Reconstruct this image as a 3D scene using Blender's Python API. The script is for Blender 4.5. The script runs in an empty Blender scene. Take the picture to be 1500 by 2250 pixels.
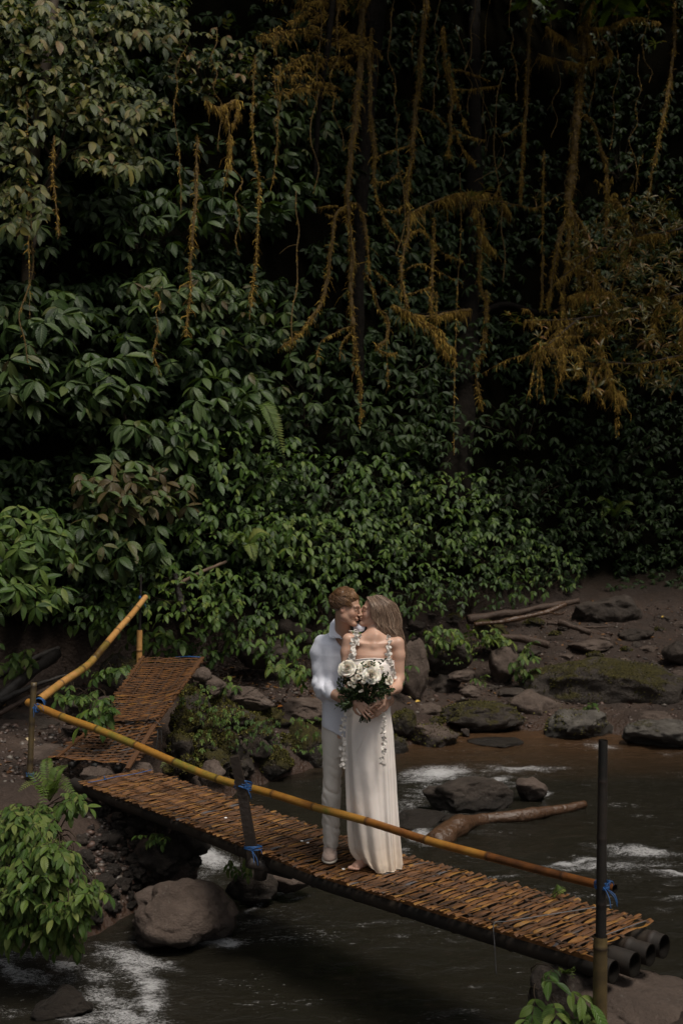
import bpy, math, random
import numpy as np
from math import radians, pi, sin, cos
from mathutils import Vector, Matrix

C = bpy.context.scene.collection
SC = bpy.context.scene
CAMZ = 2.33
F = 2187.5            # focal length in photo pixels (35 mm on a 36 mm tall frame, 2250 px)
# ---------------------------------------------------------------- camera
cam = bpy.data.cameras.new('camera'); co = bpy.data.objects.new('camera', cam); C.objects.link(co)
co.location = (0, 0, CAMZ); co.rotation_euler = (radians(90), 0, 0)
cam.sensor_fit = 'VERTICAL'; cam.sensor_height = 36; cam.sensor_width = 24; cam.lens = 35
cam.clip_start = 0.05; cam.clip_end = 400
SC.camera = co
cam.dof.use_dof = True; cam.dof.focus_distance = 6.6; cam.dof.aperture_fstop = 3.2
# ---------------------------------------------------------------- sky and soft sun (overcast daylight coming down the stream gap)
SUN_EL, SUN_AZ = radians(66), radians(138)     # azimuth clockwise from +Y
w = bpy.data.worlds.new('World'); SC.world = w; w.use_nodes = True
nt = w.node_tree; nt.nodes.clear()
sky = nt.nodes.new('ShaderNodeTexSky'); sky.sky_type = 'NISHITA'; sky.sun_disc = False
sky.sun_elevation = SUN_EL; sky.sun_rotation = SUN_AZ; sky.air_density = 1.0; sky.dust_density = 4.0; sky.ozone_density = 1.0
hs = nt.nodes.new('ShaderNodeHueSaturation'); hs.inputs['Saturation'].default_value = 0.12
bg = nt.nodes.new('ShaderNodeBackground'); bg.inputs['Strength'].default_value = 0.085
wo = nt.nodes.new('ShaderNodeOutputWorld')
nt.links.new(sky.outputs[0], hs.inputs['Color']); nt.links.new(hs.outputs[0], bg.inputs['Color']); nt.links.new(bg.outputs[0], wo.inputs['Surface'])
sl = bpy.data.lights.new('sun', 'SUN'); sl.energy = 2.4; sl.angle = radians(16); sl.color = (1.0, 0.91, 0.79)
so = bpy.data.objects.new('sun', sl); C.objects.link(so)
sd = Vector((sin(SUN_AZ)*cos(SUN_EL), cos(SUN_AZ)*cos(SUN_EL), sin(SUN_EL)))
so.rotation_euler = sd.to_track_quat('Z', 'Y').to_euler(); so.location = (0, 0, 30)
SC.view_settings.view_transform = 'Standard'; SC.view_settings.look = 'None'
SC.view_settings.exposure = 0.15; SC.view_settings.gamma = 1
SC.render.engine = 'CYCLES'
SC.cycles.max_bounces = 6; SC.cycles.diffuse_bounces = 3; SC.cycles.glossy_bounces = 3; SC.cycles.transmission_bounces = 4
SC.cycles.sample_clamp_indirect = 3; SC.cycles.use_denoising = True

# ---------------------------------------------------------------- helpers
def P(px, py, Y):
    """world point at depth Y for a photo pixel"""
    return np.array([(px-750)/F*Y, Y, CAMZ-(py-1125)/F*Y])
def PZ(px, py, z):
    """world point where the pixel's ray meets height z"""
    return P(px, py, F*(CAMZ-z)/(py-1125))
def A(*v): return np.array(v, float)
def unit(v):
    v = np.asarray(v, float); return v/np.maximum(np.linalg.norm(v, axis=-1, keepdims=True), 1e-9)

def _h(ix, iy, iz, s):
    h = (ix.astype(np.int64)*374761393 + iy.astype(np.int64)*668265263 + iz.astype(np.int64)*2147483647 + s*974634777) & 0xFFFFFFFF
    h = ((h ^ (h >> 13))*1274126177) & 0xFFFFFFFF
    h = ((h ^ (h >> 16))*2246822519) & 0xFFFFFFFF
    return ((h ^ (h >> 15)) & 0xFFFFFF)/float(0xFFFFFF)
def vnoise(p, seed=0):
    p = np.asarray(p, float); i = np.floor(p).astype(np.int64); f = p-i; f = f*f*(3-2*f)
    r = 0
    for dx in (0, 1):
        for dy in (0, 1):
            for dz in (0, 1):
                wgt = (f[..., 0] if dx else 1-f[..., 0])*(f[..., 1] if dy else 1-f[..., 1])*(f[..., 2] if dz else 1-f[..., 2])
                r = r + wgt*_h(i[..., 0]+dx, i[..., 1]+dy, i[..., 2]+dz, seed)
    return r*2-1
def fbm(p, octv=4, freq=1.0, seed=0, gain=0.5):
    r = 0; a = 1.0
    for k in range(octv):
        r = r + a*vnoise(np.asarray(p)*freq, seed+k*17); freq *= 2.03; a *= gain
    return r
def noise2(x, y, octv=4, freq=1.0, seed=0):
    return fbm(np.stack([x, y, np.full_like(x, 0.37)], -1), octv, freq, seed)

class MB:
    """collects vertices, quads / tris and a 3-float vertex attribute 'dat'; build() links ONE mesh object"""
    def __init__(s): s.v = []; s.f = []; s.d = []; s.n = 0; s.mi = []
    def add(s, V, Fc, D=None, mi=0):
        V = np.asarray(V, float).reshape(-1, 3); n = len(V)
        if D is None: D = np.zeros((n, 3))
        D = np.broadcast_to(np.asarray(D, float), (n, 3))
        s.v.append(V); s.d.append(D)
        fl = Fc if isinstance(Fc, list) else [Fc]
        for f in fl:
            f = np.asarray(f, int)
            if len(f): s.f.append(f+s.n); s.mi.append(np.full(len(f), mi))
        s.n += n
    def build(s, name, mat, parent=None, smooth=True, loc=None):
        V = np.concatenate(s.v); D = np.concatenate(s.d)
        if loc is not None: V = V-np.asarray(loc)
        me = bpy.data.meshes.new(name)
        lt = np.concatenate([np.full(len(f), f.shape[1]) for f in s.f])
        lv = np.concatenate([f.ravel() for f in s.f])
        me.vertices.add(len(V)); me.vertices.foreach_set('co', V.ravel())
        me.loops.add(len(lv)); me.loops.foreach_set('vertex_index', lv)
        me.polygons.add(len(lt)); me.polygons.foreach_set('loop_start', np.concatenate([[0], np.cumsum(lt)[:-1]]))
        me.polygons.foreach_set('loop_total', lt)
        me.polygons.foreach_set('use_smooth', np.full(len(lt), smooth))
        mats = mat if isinstance(mat, (list, tuple)) else [mat]
        for m in mats: me.materials.append(m)
        if len(mats) > 1: me.polygons.foreach_set('material_index', np.concatenate(s.mi))
        at = me.attributes.new('dat', 'FLOAT_VECTOR', 'POINT'); at.data.foreach_set('vector', D.ravel())
        me.update(); me.validate()
        o = bpy.data.objects.new(name, me); C.objects.link(o)
        if loc is not None and parent is None: o.location = loc
        if parent is not None: o.parent = parent
        return o

def tag(o, label=None, cat=None, group=None, kind=None):
    if label: o['label'] = label
    if cat: o['category'] = cat
    if group: o['group'] = group
    if kind: o['kind'] = kind
    return o
def thing(name, label, cat, loc=(0, 0, 0), group=None):
    o = bpy.data.objects.new(name, None); C.objects.link(o); o.location = loc; o.empty_display_size = 0.1
    return tag(o, label, cat, group)

def frames(Pt):
    Pt = np.asarray(Pt, float); T = np.gradient(Pt, axis=0); T = unit(T)
    up = A(0, 0, 1) if abs(T[0][2]) < 0.9 else A(1, 0, 0)
    N = []; n = unit(up-T[0]*np.dot(up, T[0]))
    for t in T:
        n = unit(n-t*np.dot(n, t)); N.append(n)
    N = np.array(N); B = np.cross(T, N)
    return T, N, B
def smooth_path(pts, n):
    """Catmull-Rom through pts, n samples"""
    pts = np.asarray(pts, float); k = len(pts)
    if k < 3:
        t = np.linspace(0, 1, n)[:, None]; return pts[0]*(1-t)+pts[-1]*t
    d = np.r_[0, np.cumsum(np.linalg.norm(np.diff(pts[:, :3], axis=0), axis=1))]; d = d/d[-1]
    q = np.vstack([2*pts[0]-pts[1], pts, 2*pts[-1]-pts[-2]])
    out = []
    for t in np.linspace(0, 1, n):
        i = min(max(np.searchsorted(d, t, side='right')-1, 0), k-2); u = (t-d[i])/max(d[i+1]-d[i], 1e-9)
        a, b, c, e = q[i], q[i+1], q[i+2], q[i+3]
        out.append(0.5*((2*b)+(-a+c)*u+(2*a-5*b+4*c-e)*u*u+(-a+3*b-3*c+e)*u**3))
    return np.array(out)
def tube(mb, Pt, R, ns=8, D=None, cap=True, rough=0, seed=0, squash=1.0, mi=0, rf=None):
    Pt = np.asarray(Pt, float); n = len(Pt); R = np.broadcast_to(np.asarray(R, float), (n,))
    T, N, B = frames(Pt); a = np.arange(ns)*2*pi/ns
    ring = N[:, None]*np.cos(a)[None, :, None]*squash+B[:, None]*np.sin(a)[None, :, None]
    V = Pt[:, None]+ring*R[:, None, None]
    if rough: V = V+ring*(R[:, None]*rough*fbm(V*1.0, 3, rf or 6/max(R.mean()*20, 0.2), seed))[..., None]
    V = V.reshape(-1, 3)
    i, j = np.meshgrid(np.arange(n-1), np.arange(ns), indexing='ij'); i = i.ravel(); j = j.ravel(); k = (j+1) % ns
    Fq = np.stack([i*ns+j, i*ns+k, (i+1)*ns+k, (i+1)*ns+j], 1)
    fl = [Fq]
    if D is None: D = np.zeros((n, 3))
    D = np.asarray(D, float)
    DD = np.repeat(D, ns, axis=0) if D.ndim == 2 and len(D) == n else np.broadcast_to(D, (n*ns, 3))
    if cap:
        V = np.vstack([V, Pt[0], Pt[-1]]); jj = np.arange(ns); kk = (jj+1) % ns
        fl += [np.stack([kk, jj, np.full(ns, n*ns)], 1), np.stack([(n-1)*ns+jj, (n-1)*ns+kk, np.full(ns, n*ns+1)], 1)]
        DD = np.vstack([DD, DD[0], DD[-1]])
    mb.add(V, fl, DD, mi)
def box(mb, c, ax, ay, az, D=None, mi=0):
    """box with centre c and half-axis vectors"""
    c, ax, ay, az = map(np.asarray, (c, ax, ay, az))
    V = [c+sx*ax+sy*ay+sz*az for sx in (-1, 1) for sy in (-1, 1) for sz in (-1, 1)]
    mb.add(V, np.array([[0, 1, 3, 2], [4, 6, 7, 5], [0, 4, 5, 1], [2, 3, 7, 6], [0, 2, 6, 4], [1, 5, 7, 3]]), D, mi)

# ---------------------------------------------------------------- node helper
class G:
    def __init__(s, name):
        s.m = bpy.data.materials.new(name); s.m.use_nodes = True; s.t = s.m.node_tree; s.t.nodes.clear()
        s.out = s.n('ShaderNodeOutputMaterial')
    def n(s, typ, **kw):
        nd = s.t.nodes.new(typ)
        for k, v in kw.items(): setattr(nd, k, v)
        return nd
    def L(s, a, b): s.t.links.new(a, b)
    def set(s, sock, v):
        if hasattr(v, 'is_linked') or isinstance(v, bpy.types.NodeSocket): s.L(v, sock)
        elif v is not None: sock.default_value = v
    def math(s, op, a, b=None, clamp=False):
        nd = s.n('ShaderNodeMath', operation=op, use_clamp=clamp); s.set(nd.inputs[0], a)
        if b is not None: s.set(nd.inputs[1], b)
        return nd.outputs[0]
    def mix(s, f, a, b, mode='MIX'):
        nd = s.n('ShaderNodeMix', data_type='RGBA', blend_type=mode); s.set(nd.inputs[0], f)
        s.set(nd.inputs[6], a if not isinstance(a, tuple) else (*a, 1)); s.set(nd.inputs[7], b if not isinstance(b, tuple) else (*b, 1))
        return nd.outputs[2]
    def coord(s, kind='Object'): return s.n('ShaderNodeTexCoord').outputs[kind]
    def pos(s): return s.n('ShaderNodeNewGeometry').outputs['Position']
    def dat(s):
        a = s.n('ShaderNodeAttribute', attribute_name='dat'); sp = s.n('ShaderNodeSeparateXYZ'); s.L(a.outputs['Vector'], sp.inputs[0]); return sp.outputs
    def scale(s, v, sc):
        nd = s.n('ShaderNodeMapping'); s.L(v, nd.inputs[0]); nd.inputs['Scale'].default_value = sc; return nd.outputs[0]
    def noise(s, v, scale=5, detail=4, rough=0.55, dist=0):
        nd = s.n('ShaderNodeTexNoise'); s.L(v, nd.inputs['Vector']); nd.inputs['Scale'].default_value = scale
        nd.inputs['Detail'].default_value = detail; nd.inputs['Roughness'].default_value = rough; nd.inputs['Distortion'].default_value = dist
        return nd.outputs[0]
    def vor(s, v, scale=5, feature='F1', out=0):
        nd = s.n('ShaderNodeTexVoronoi', feature=feature); s.L(v, nd.inputs['Vector']); nd.inputs['Scale'].default_value = scale; return nd.outputs[out]
    def ramp(s, f, stops):
        nd = s.n('ShaderNodeValToRGB'); s.set(nd.inputs[0], f); e = nd.color_ramp.elements
        while len(e) < len(stops): e.new(0.5)
        for el, (p, c) in zip(e, stops): el.position = p; el.color = (*c, 1) if isinstance(c, tuple) else (c, c, c, 1)
        return nd.outputs[0]
    def bump(s, h, strength=0.5, dist=0.01, nrm=None):
        nd = s.n('ShaderNodeBump'); s.set(nd.inputs['Height'], h); nd.inputs['Strength'].default_value = strength; nd.inputs['Distance'].default_value = dist
        if nrm is not None: s.L(nrm, nd.inputs['Normal'])
        return nd.outputs[0]
    def bsdf(s, color, rough=0.6, spec=0.5, normal=None, metal=0, sub=None, sheen=None, coat=None, trans=None, ior=None):
        b = s.n('ShaderNodeBsdfPrincipled'); s.set(b.inputs['Base Color'], color if not isinstance(color, tuple) else (*color, 1)); s.set(b.inputs['Roughness'], rough)
        s.set(b.inputs['Specular IOR Level'], spec); s.set(b.inputs['Metallic'], metal)
        if normal is not None: s.L(normal, b.inputs['Normal'])
        if sub: b.inputs['Subsurface Weight'].default_value = sub; b.inputs['Subsurface Radius'].default_value = (0.02, 0.008, 0.004); b.inputs['Subsurface Scale'].default_value = 0.5
        if sheen: b.inputs['Sheen Weight'].default_value = sheen
        if coat: b.inputs['Coat Weight'].default_value = coat
        if trans is not None: s.set(b.inputs['Transmission Weight'], trans)
        if ior: b.inputs['IOR'].default_value = ior
        return b.outputs[0]
    def done(s, sh): s.L(sh, s.out.inputs['Surface']); return s.m

def m_leaf(name, cols, rough=0.38, spec=0.5, vein=0.6, trans=0.25):
    """cols: ramp colours over the per-leaf random value (dat.z); dat.x = along the blade, dat.y = across (-1..1)"""
    g = G(name); t, u, r = g.dat()
    k = len(cols)-1
    base = g.ramp(r, [(i/k, c) for i, c in enumerate(cols)])
    au = g.math('ABSOLUTE', u)
    rib = g.math('SUBTRACT', 1.0, g.math('MULTIPLY', au, 9.0), clamp=True)
    # side veins sweep towards the tip
    s1 = g.math('SINE', g.math('MULTIPLY', g.math('SUBTRACT', t, g.math('MULTIPLY', au, 0.16)), 62.0))
    n1 = g.noise(g.pos(), 30, 3)
    col = g.mix(g.math('MULTIPLY', rib, 0.45), base, (0.13, 0.17, 0.06))
    blot = g.math('MULTIPLY', g.math('SUBTRACT', g.noise(g.pos(), 55, 2), 0.62, clamp=True), 3.0, clamp=True)
    col = g.mix(g.math('MULTIPLY', blot, 0.5), col, (0.05, 0.045, 0.022))
    hgt = g.math('ADD', g.math('MULTIPLY', s1, 0.5), g.math('ADD', g.math('MULTIPLY', rib, -1.2), g.math('MULTIPLY', n1, 0.6)))
    nb = g.bump(hgt, vein, 0.004)
    rr = g.math('ADD', g.math('MULTIPLY', n1, 0.25), rough-0.1)
    p = g.bsdf(col, rr, spec, nb)
    if trans:
        tr = g.n('ShaderNodeBsdfTranslucent'); g.L(g.mix(0.5, col, (0.10, 0.16, 0.01)), tr.inputs[0])
        ms = g.n('ShaderNodeMixShader'); ms.inputs[0].default_value = trans; g.L(p, ms.inputs[1]); g.L(tr.outputs[0], ms.inputs[2]); return g.done(ms.outputs[0])
    return g.done(p)

def m_simple(name, color, rough=0.6, spec=0.5, nscale=20, namp=0.25, bump=0.3, bdist=0.005, **kw):
    g = G(name); n1 = g.noise(g.pos(), nscale, 5)
    c = g.mix(n1, tuple(x*(1-namp) for x in color), tuple(min(1, x*(1+namp)) for x in color))
    return g.done(g.bsdf(c, rough, spec, g.bump(n1, bump, bdist), **kw))

def m_rock(name, cols, moss=0.0, wetz=None, scale=1.0, mosscol=((0.018, 0.017, 0.005), (0.085, 0.070, 0.014))):
    g = G(name); p = g.pos()
    n1 = g.noise(p, 3.5*scale, 8, 0.62); n2 = g.noise(p, 22*scale, 6, 0.7); n3 = g.vor(p, 9*scale, 'DISTANCE_TO_EDGE')
    col = g.ramp(n1, [(0.25, cols[0]), (0.5, cols[1]), (0.72, cols[2])])
    col = g.mix(g.math('MULTIPLY', n2, 0.7), col, tuple(x*0.45 for x in cols[1]))
    spots = g.math('MULTIPLY', g.math('SUBTRACT', g.noise(p, 38*scale, 3, 0.5), 0.63, clamp=True), 6.0, clamp=True)
    col = g.mix(g.math('MULTIPLY', spots, 0.4), col, (0.26, 0.25, 0.22))
    n4 = g.noise(p, 75*scale, 5, 0.75); cr = g.math('MULTIPLY', g.math('SUBTRACT', 0.06, g.vor(g.scale(p, (1, 1, 2.2)), 3.5*scale, 'DISTANCE_TO_EDGE'), clamp=True), 9.0)
    hgt = g.math('SUBTRACT', g.math('ADD', g.math('MULTIPLY', n2, 0.7), g.math('ADD', g.math('MULTIPLY', n1, 1.0), g.math('MULTIPLY', n4, 0.35))), g.math('MULTIPLY', cr, 0.07))
    col = g.mix(g.math('MULTIPLY', n4, 0.35), col, tuple(x*0.5 for x in cols[0]))
    rough = 0.74
    if moss > 0:
        geo = g.n('ShaderNodeNewGeometry'); sp = g.n('ShaderNodeSeparateXYZ'); g.L(geo.outputs['Normal'], sp.inputs[0])
        mk = g.math('ADD', g.math('MULTIPLY', sp.outputs[2], 0.25), g.noise(p, 2.6*scale, 5, 0.65))
        mk = g.math('MULTIPLY', g.math('SUBTRACT', mk, 0.90-moss*0.42), 9.0, clamp=True)
        mc = g.ramp(g.noise(p, 26, 4, 0.7), [(0.3, mosscol[0]), (0.68, mosscol[1])])
        col = g.mix(mk, col, mc)
        hgt = g.math('ADD', hgt, g.math('MULTIPLY', mk, g.math('ADD', g.noise(p, 70, 3, 0.7), 0.4)))
        rough = g.math('ADD', g.math('MULTIPLY', mk, 0.3), 0.55)
    if wetz is not None:      # wet dark band just above the waterline
        sz = g.n('ShaderNodeSeparateXYZ'); g.L(p, sz.inputs[0])
        wet = g.math('SUBTRACT', 1.0, g.math('MULTIPLY', g.math('SUBTRACT', g.math('SUBTRACT', sz.outputs[2], wetz), g.math('MULTIPLY', n1, 0.14)), 12.0), clamp=True)
        col = g.mix(g.math('MULTIPLY', wet, 0.72), col, (0.012, 0.010, 0.008))
        rough = g.math('SUBTRACT', rough, g.math('MULTIPLY', wet, 0.35))
    return g.done(g.bsdf(col, rough, 0.32, g.bump(hgt, 1.0, 0.045)))
# ================================================================ TERRAIN AND WATER
WZ = -0.9
SHORE = np.array([(-40, 5), (-6, 6.9), (-2.6, 7.2), (-1.85, 7.6), (-1.5, 8.4), (-1.7, 9.4), (-1.55, 10.6), (-1.2, 11.5), (-.6, 12.3), (.1, 12.9), (.8, 13.7), (2, 14.8),
                  (5, 14.3), (12, 13.6), (40, 14), (40, 6), (8, 5.9), (2.7, 5.9), (1.5, 5.6), (.95, 5.0), (.6, 3.6), (-6, 3.2), (-40, 0)], float)
def shore_sd(x, y):
    """signed distance to the stream's edge: positive on land"""
    q = np.stack([x, y], -1); best = np.full(x.shape, 1e9); ins = np.zeros(x.shape, bool)
    for i in range(len(SHORE)):
        a = SHORE[i]; b = SHORE[(i+1) % len(SHORE)]; ab = b-a
        t = np.clip(((q-a)@ab)/(ab@ab), 0, 1); d = np.linalg.norm(q-(a+t[..., None]*ab), axis=-1); best = np.minimum(best, d)
        c = ((a[1] > y) != (b[1] > y)) & (x < (b[0]-a[0])*(y-a[1])/((b[1]-a[1]) if b[1] != a[1] else 1e-9)+a[0]); ins ^= c
    return np.where(ins, -best, best)
def sstep(x, a, b):
    t = np.clip((x-a)/(b-a), 0, 1); return t*t*(3-2*t)
WB = np.array([(-60, 8), (-8, 10.2), (-4.5, 11.6), (-3, 12.4), (-1.2, 14.2), (.8, 16.4), (3, 19.2), (6, 21.5), (12, 22), (60, 16)], float)
def wall_base(x): return np.interp(x, WB[:, 0], WB[:, 1])
def ground_h(x, y):
    x = np.asarray(x, float); y = np.asarray(y, float)
    d = shore_sd(x, y); wr = sstep(x, -0.6, 1.6)
    dl = np.minimum(np.maximum(d, 0), 7.5)
    left = .85*(1-np.exp(-dl/.55))+.10*dl
    right = .10*(1-np.exp(-dl/.2))+.14*dl+.014*dl**2
    near = y < 6.5
    h = WZ+left*(1-wr)+right*wr
    h = np.where(near, WZ+.62*(1-np.exp(-dl/.3))+.3*np.minimum(dl, 2), h)
    h = np.where(d < 0, WZ-.45*(1-np.exp(d/.6)), h)
    dw = np.maximum(y-wall_base(x), 0)
    h = h+np.where(near, 0, np.minimum(2.6*dw+.0, 26)*sstep(dw, 0, .8))
    amp = np.where(d > 0, 1, .4)*np.where(dw > .3, 2.2, 1.0)
    h = h+amp*(.07*noise2(x, y, 4, 1.1, 3)+.022*noise2(x, y, 3, 7, 9))
    return h
def axis(lo, dl, dh, hi, fine, coarse):
    a = list(np.arange(dl, dh+1e-6, fine)); s = fine; x = dl
    while x > lo: s = min(s*1.25, coarse); x -= s; a.insert(0, x)
    s = fine; x = a[-1]
    while x < hi: s = min(s*1.25, coarse); x += s; a.append(x)
    return np.array(a)
gx = axis(-60, -5, 8, 60, .055, 4); gy = axis(-30, 4, 23, 60, .055, 4)
X, Y = np.meshgrid(gx, gy, indexing='ij'); H = ground_h(X, Y)
GH = H
def hgt(x, y):
    i = np.clip(np.searchsorted(gx, x)-1, 0, len(gx)-2); j = np.clip(np.searchsorted(gy, y)-1, 0, len(gy)-2)
    u = (x-gx[i])/(gx[i+1]-gx[i]); v = (y-gy[j])/(gy[j+1]-gy[j])
    return GH[i, j]*(1-u)*(1-v)+GH[i+1, j]*u*(1-v)+GH[i, j+1]*(1-u)*v+GH[i+1, j+1]*u*v
_ys = np.linspace(5.5, 40, 1400)
def wall_pt(px, py, off=0.0):
    """point on the ground or hillside seen through a photo pixel, moved off metres towards the camera"""
    x = (px-750)/F*_ys; z = CAMZ-(py-1125)/F*_ys; hit = np.nonzero(hgt(x, _ys) > z)[0]
    Yh = _ys[hit[0]] if len(hit) else 30.0
    return P(px, py, Yh-off)
def grid_faces(n, m):
    i, j = np.meshgrid(np.arange(n-1), np.arange(m-1), indexing='ij'); i = i.ravel(); j = j.ravel()
    return np.stack([i*m+j, (i+1)*m+j, (i+1)*m+j+1, i*m+j+1], 1)
mb = MB(); mb.add(np.stack([X, Y, H], -1), grid_faces(len(gx), len(gy)))
g = G('mud'); p = g.pos()
n1 = g.noise(p, 1.6, 8, .65); n2 = g.noise(p, 14, 8, .7); peb = g.vor(p, 24); lit = g.noise(p, 60, 4, .7)
col = g.ramp(n1, [(.3, (.018, .011, .008)), (.5, (.040, .025, .018)), (.7, (.078, .050, .036))])
col = g.mix(g.math('MULTIPLY', n2, .6), col, (.02, .012, .008))
pm = g.math('MULTIPLY', g.math('SUBTRACT', lit, .64, clamp=True), 8, clamp=True)
col = g.mix(g.math('MULTIPLY', pm, .55), col, (.13, .075, .035))
pw = g.n('ShaderNodeSeparateXYZ'); g.L(p, pw.inputs[0])
wet = g.math('SUBTRACT', 1, g.math('MULTIPLY', g.math('ADD', pw.outputs[2], .84), 6), clamp=True)
col = g.mix(g.math('MULTIPLY', wet, .5), col, (.045, .018, .007))
hill_shade = g.math('MULTIPLY', g.math('SUBTRACT', g.math('ADD', pw.outputs[2], g.math('MULTIPLY', n1, .6)), .75), 1.6, clamp=True)     # steep hillside painted near-black as the deep shade between leaves
col = g.mix(g.math('MULTIPLY', hill_shade, .97), col, (.0035, .0035, .0022))
hh = g.math('ADD', g.math('MULTIPLY', n2, 1), g.math('MULTIPLY', peb, -.5))
M_MUD = g.done(g.bsdf(col, g.math('SUBTRACT', .78, g.math('MULTIPLY', wet, .4)), g.math('MULTIPLY', g.math('SUBTRACT', 1, hill_shade), .4), g.bump(hh, .9, .035)))
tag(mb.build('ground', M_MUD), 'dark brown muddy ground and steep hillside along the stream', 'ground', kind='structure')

# ---------------------------------------------------------------- stream
wx = np.arange(-8, 9.01, .045); wy = np.arange(3.0, 15.6, .04)
X, Y = np.meshgrid(wx, wy, indexing='ij')
FOAM = [(1030, 1710, 200, 60, -3, .44), (1000, 1795, 150, 55, 0, .42), (1350, 1915, 220, 60, 0, .33), (450, 1900, 80, 60, 0, .5), (200, 2160, 260, 90, 5, .42), (560, 2040, 220, 55, -12, .36), (950, 2060, 240, 50, 0, .24), (1300, 1720, 250, 40, 0, .22),(300, 2110, 110, 22, 12, .85), (210, 2150, 90, 30, 15, .55), (60, 2150, 80, 22, 10, .75), (330, 2170, 60, 36, 40, .8), (280, 2235, 110, 26, 10, .75), (60, 2105, 90, 14, 0, .65), (1010, 1735, 150, 26, -4, .75), (1330, 1905, 200, 14, -2, .7), (900, 1780, 60, 40, 0, .6),  # photo pixels on the water: x, y, rx, ry, tilt deg, strength
 (960, 1700, 90, 20, -6, 1.0), (1080, 1720, 60, 12, -18, .8), (1150, 1690, 110, 9, 0, .75), (900, 1745, 50, 10, 0, .4), (1320, 1640, 60, 10, 8, .65), (1230, 1690, 50, 6, -5, .6), (1470, 1655, 50, 7, 0, .5),
 (905, 1800, 60, 26, 5, .55), (925, 1838, 36, 20, 10, 1.0), (1080, 1768, 45, 8, 0, .7), (880, 1870, 30, 20, 0, .6), (1190, 1745, 28, 9, 5, .9), (1020, 1700, 60, 30, 30, .4),
 (1250, 1895, 110, 8, -7, .85), (1400, 1870, 110, 13, 5, .85), (1480, 1920, 60, 7, 4, .9), (1480, 1975, 60, 8, 0, .5), (1100, 1925, 70, 8, 0, .5), (1330, 1960, 40, 30, 0, .35), (1440, 2000, 60, 20, 0, .35),
 (455, 1885, 55, 30, 15, 1.0), (500, 1900, 50, 14, 10, .7), (420, 2065, 130, 13, 6, .8), (500, 2070, 40, 14, 10, 1.0), (300, 2075, 60, 10, 5, .5), (640, 1950, 60, 8, -28, .8), (560, 1995, 60, 8, -32, .7), (650, 1975, 70, 6, -10, .4), (690, 1935, 40, 6, -15, .5),
 (290, 2130, 60, 20, 20, .85), (140, 2125, 50, 14, 0, .85), (20, 2130, 40, 14, 20, .9), (240, 2200, 100, 28, 25, .75), (330, 2210, 40, 24, 30, .9), (100, 2110, 120, 30, 0, .35), (60, 2230, 130, 22, 0, .45), (200, 2080, 120, 12, -3, .55), (180, 2245, 70, 20, 0, .7),
 (860, 2030, 120, 8, -3, .4), (1000, 2130, 60, 5, -5, .5), (880, 2060, 90, 5, -4, .3), (1040, 2170, 40, 4, 0, .4), (960, 2230, 60, 14, 0, .45), (1030, 2225, 50, 14, 0, .5), (600, 2080, 90, 6, 0, .3), (650, 2200, 120, 8, 0, .2), (750, 2240, 60, 6, 0, .35), (1180, 1815, 60, 5, 0, .2), (630, 1690, 90, 3, 0, .35), (1300, 1765, 120, 4, 0, .18)]
foam = np.zeros_like(X)
pxs = 750+F*X/Y; pys = 1125+F*(CAMZ-WZ)/Y
for (a, b, rx, ry, tl, s) in FOAM:       # the list above was measured on the photo's water plane; here it becomes a density on that plane
    t = radians(tl); dx = pxs-a; dy = pys-b; u = (dx*cos(t)+dy*sin(t))/rx; v = (-dx*sin(t)+dy*cos(t))/ry
    foam = np.maximum(foam, s*np.exp(-(u*u+v*v)*.9))
fl = np.stack([X*1.0, Y*1.9, X*0], -1)
wv = .012*fbm(fl, 3, 1.6, 5)+.006*fbm(fl, 3, 6, 8)
wv += foam*(.03*fbm(fl, 3, 7, 12)+.015)
mb = MB(); mb.add(np.stack([X, Y, WZ+wv], -1), grid_faces(len(wx), len(wy)), np.stack([foam, foam*0, foam*0], -1).reshape(-1, 3))
tag(mb.build('water', None), 'dark murky stream with white riffles flowing under the bamboo bridge', 'stream', kind='structure')
g = G('stream_water'); p = g.pos(); fo, _, _ = g.dat()
ps = g.scale(p, (1, 2.2, 1))
sep = g.n('ShaderNodeSeparateXYZ'); g.L(p, sep.inputs[0])
far = g.math('MULTIPLY', g.math('SUBTRACT', sep.outputs[1], 11.9), .42, clamp=True)
base = g.mix(far, (.015, .013, .009), (.085, .045, .022))
base = g.mix(g.math('MULTIPLY', g.noise(ps, 1.3, 5, .6), .6), base, (.010, .010, .008))
# fine lacy foam
l1 = g.noise(ps, 32, 6, .78, .8); l2 = g.noise(ps, 120, 3, .75); l3 = g.noise(ps, 5, 4, .6, .5)
fm = g.math('ADD', g.math('MULTIPLY', fo, .27), g.math('ADD', g.math('MULTIPLY', l1, .45), g.math('ADD', g.math('MULTIPLY', l2, .30), g.math('MULTIPLY', l3, .25))))
fm = g.math('MULTIPLY', g.math('SUBTRACT', fm, .635), 8.5, clamp=True)
ps2 = g.scale(p, (.9, 3.6, 1)); glint = g.math('MULTIPLY', g.math('SUBTRACT', g.math('ADD', g.math('MULTIPLY', g.noise(ps2, 17, 4, .65, .8), .7), g.math('MULTIPLY', g.noise(ps, 1.1, 3, .6), .45)), .715), 14, clamp=True)  # sparse white flecks: surface glints painted into the water colour
fm = g.math('MAXIMUM', fm, g.math('MULTIPLY', glint, .75))
col = g.mix(g.math('MULTIPLY', fm, .85), base, (.50, .50, .51))
hb = g.math('ADD', g.math('MULTIPLY', g.noise(ps, 3.2, 6, .6, .8), 1.0), g.math('ADD', g.math('MULTIPLY', g.noise(ps, 14, 4, .6, .5), g.math('ADD', g.math('MULTIPLY', fo, .8), .22)), g.math('MULTIPLY', fm, .35)))
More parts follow.
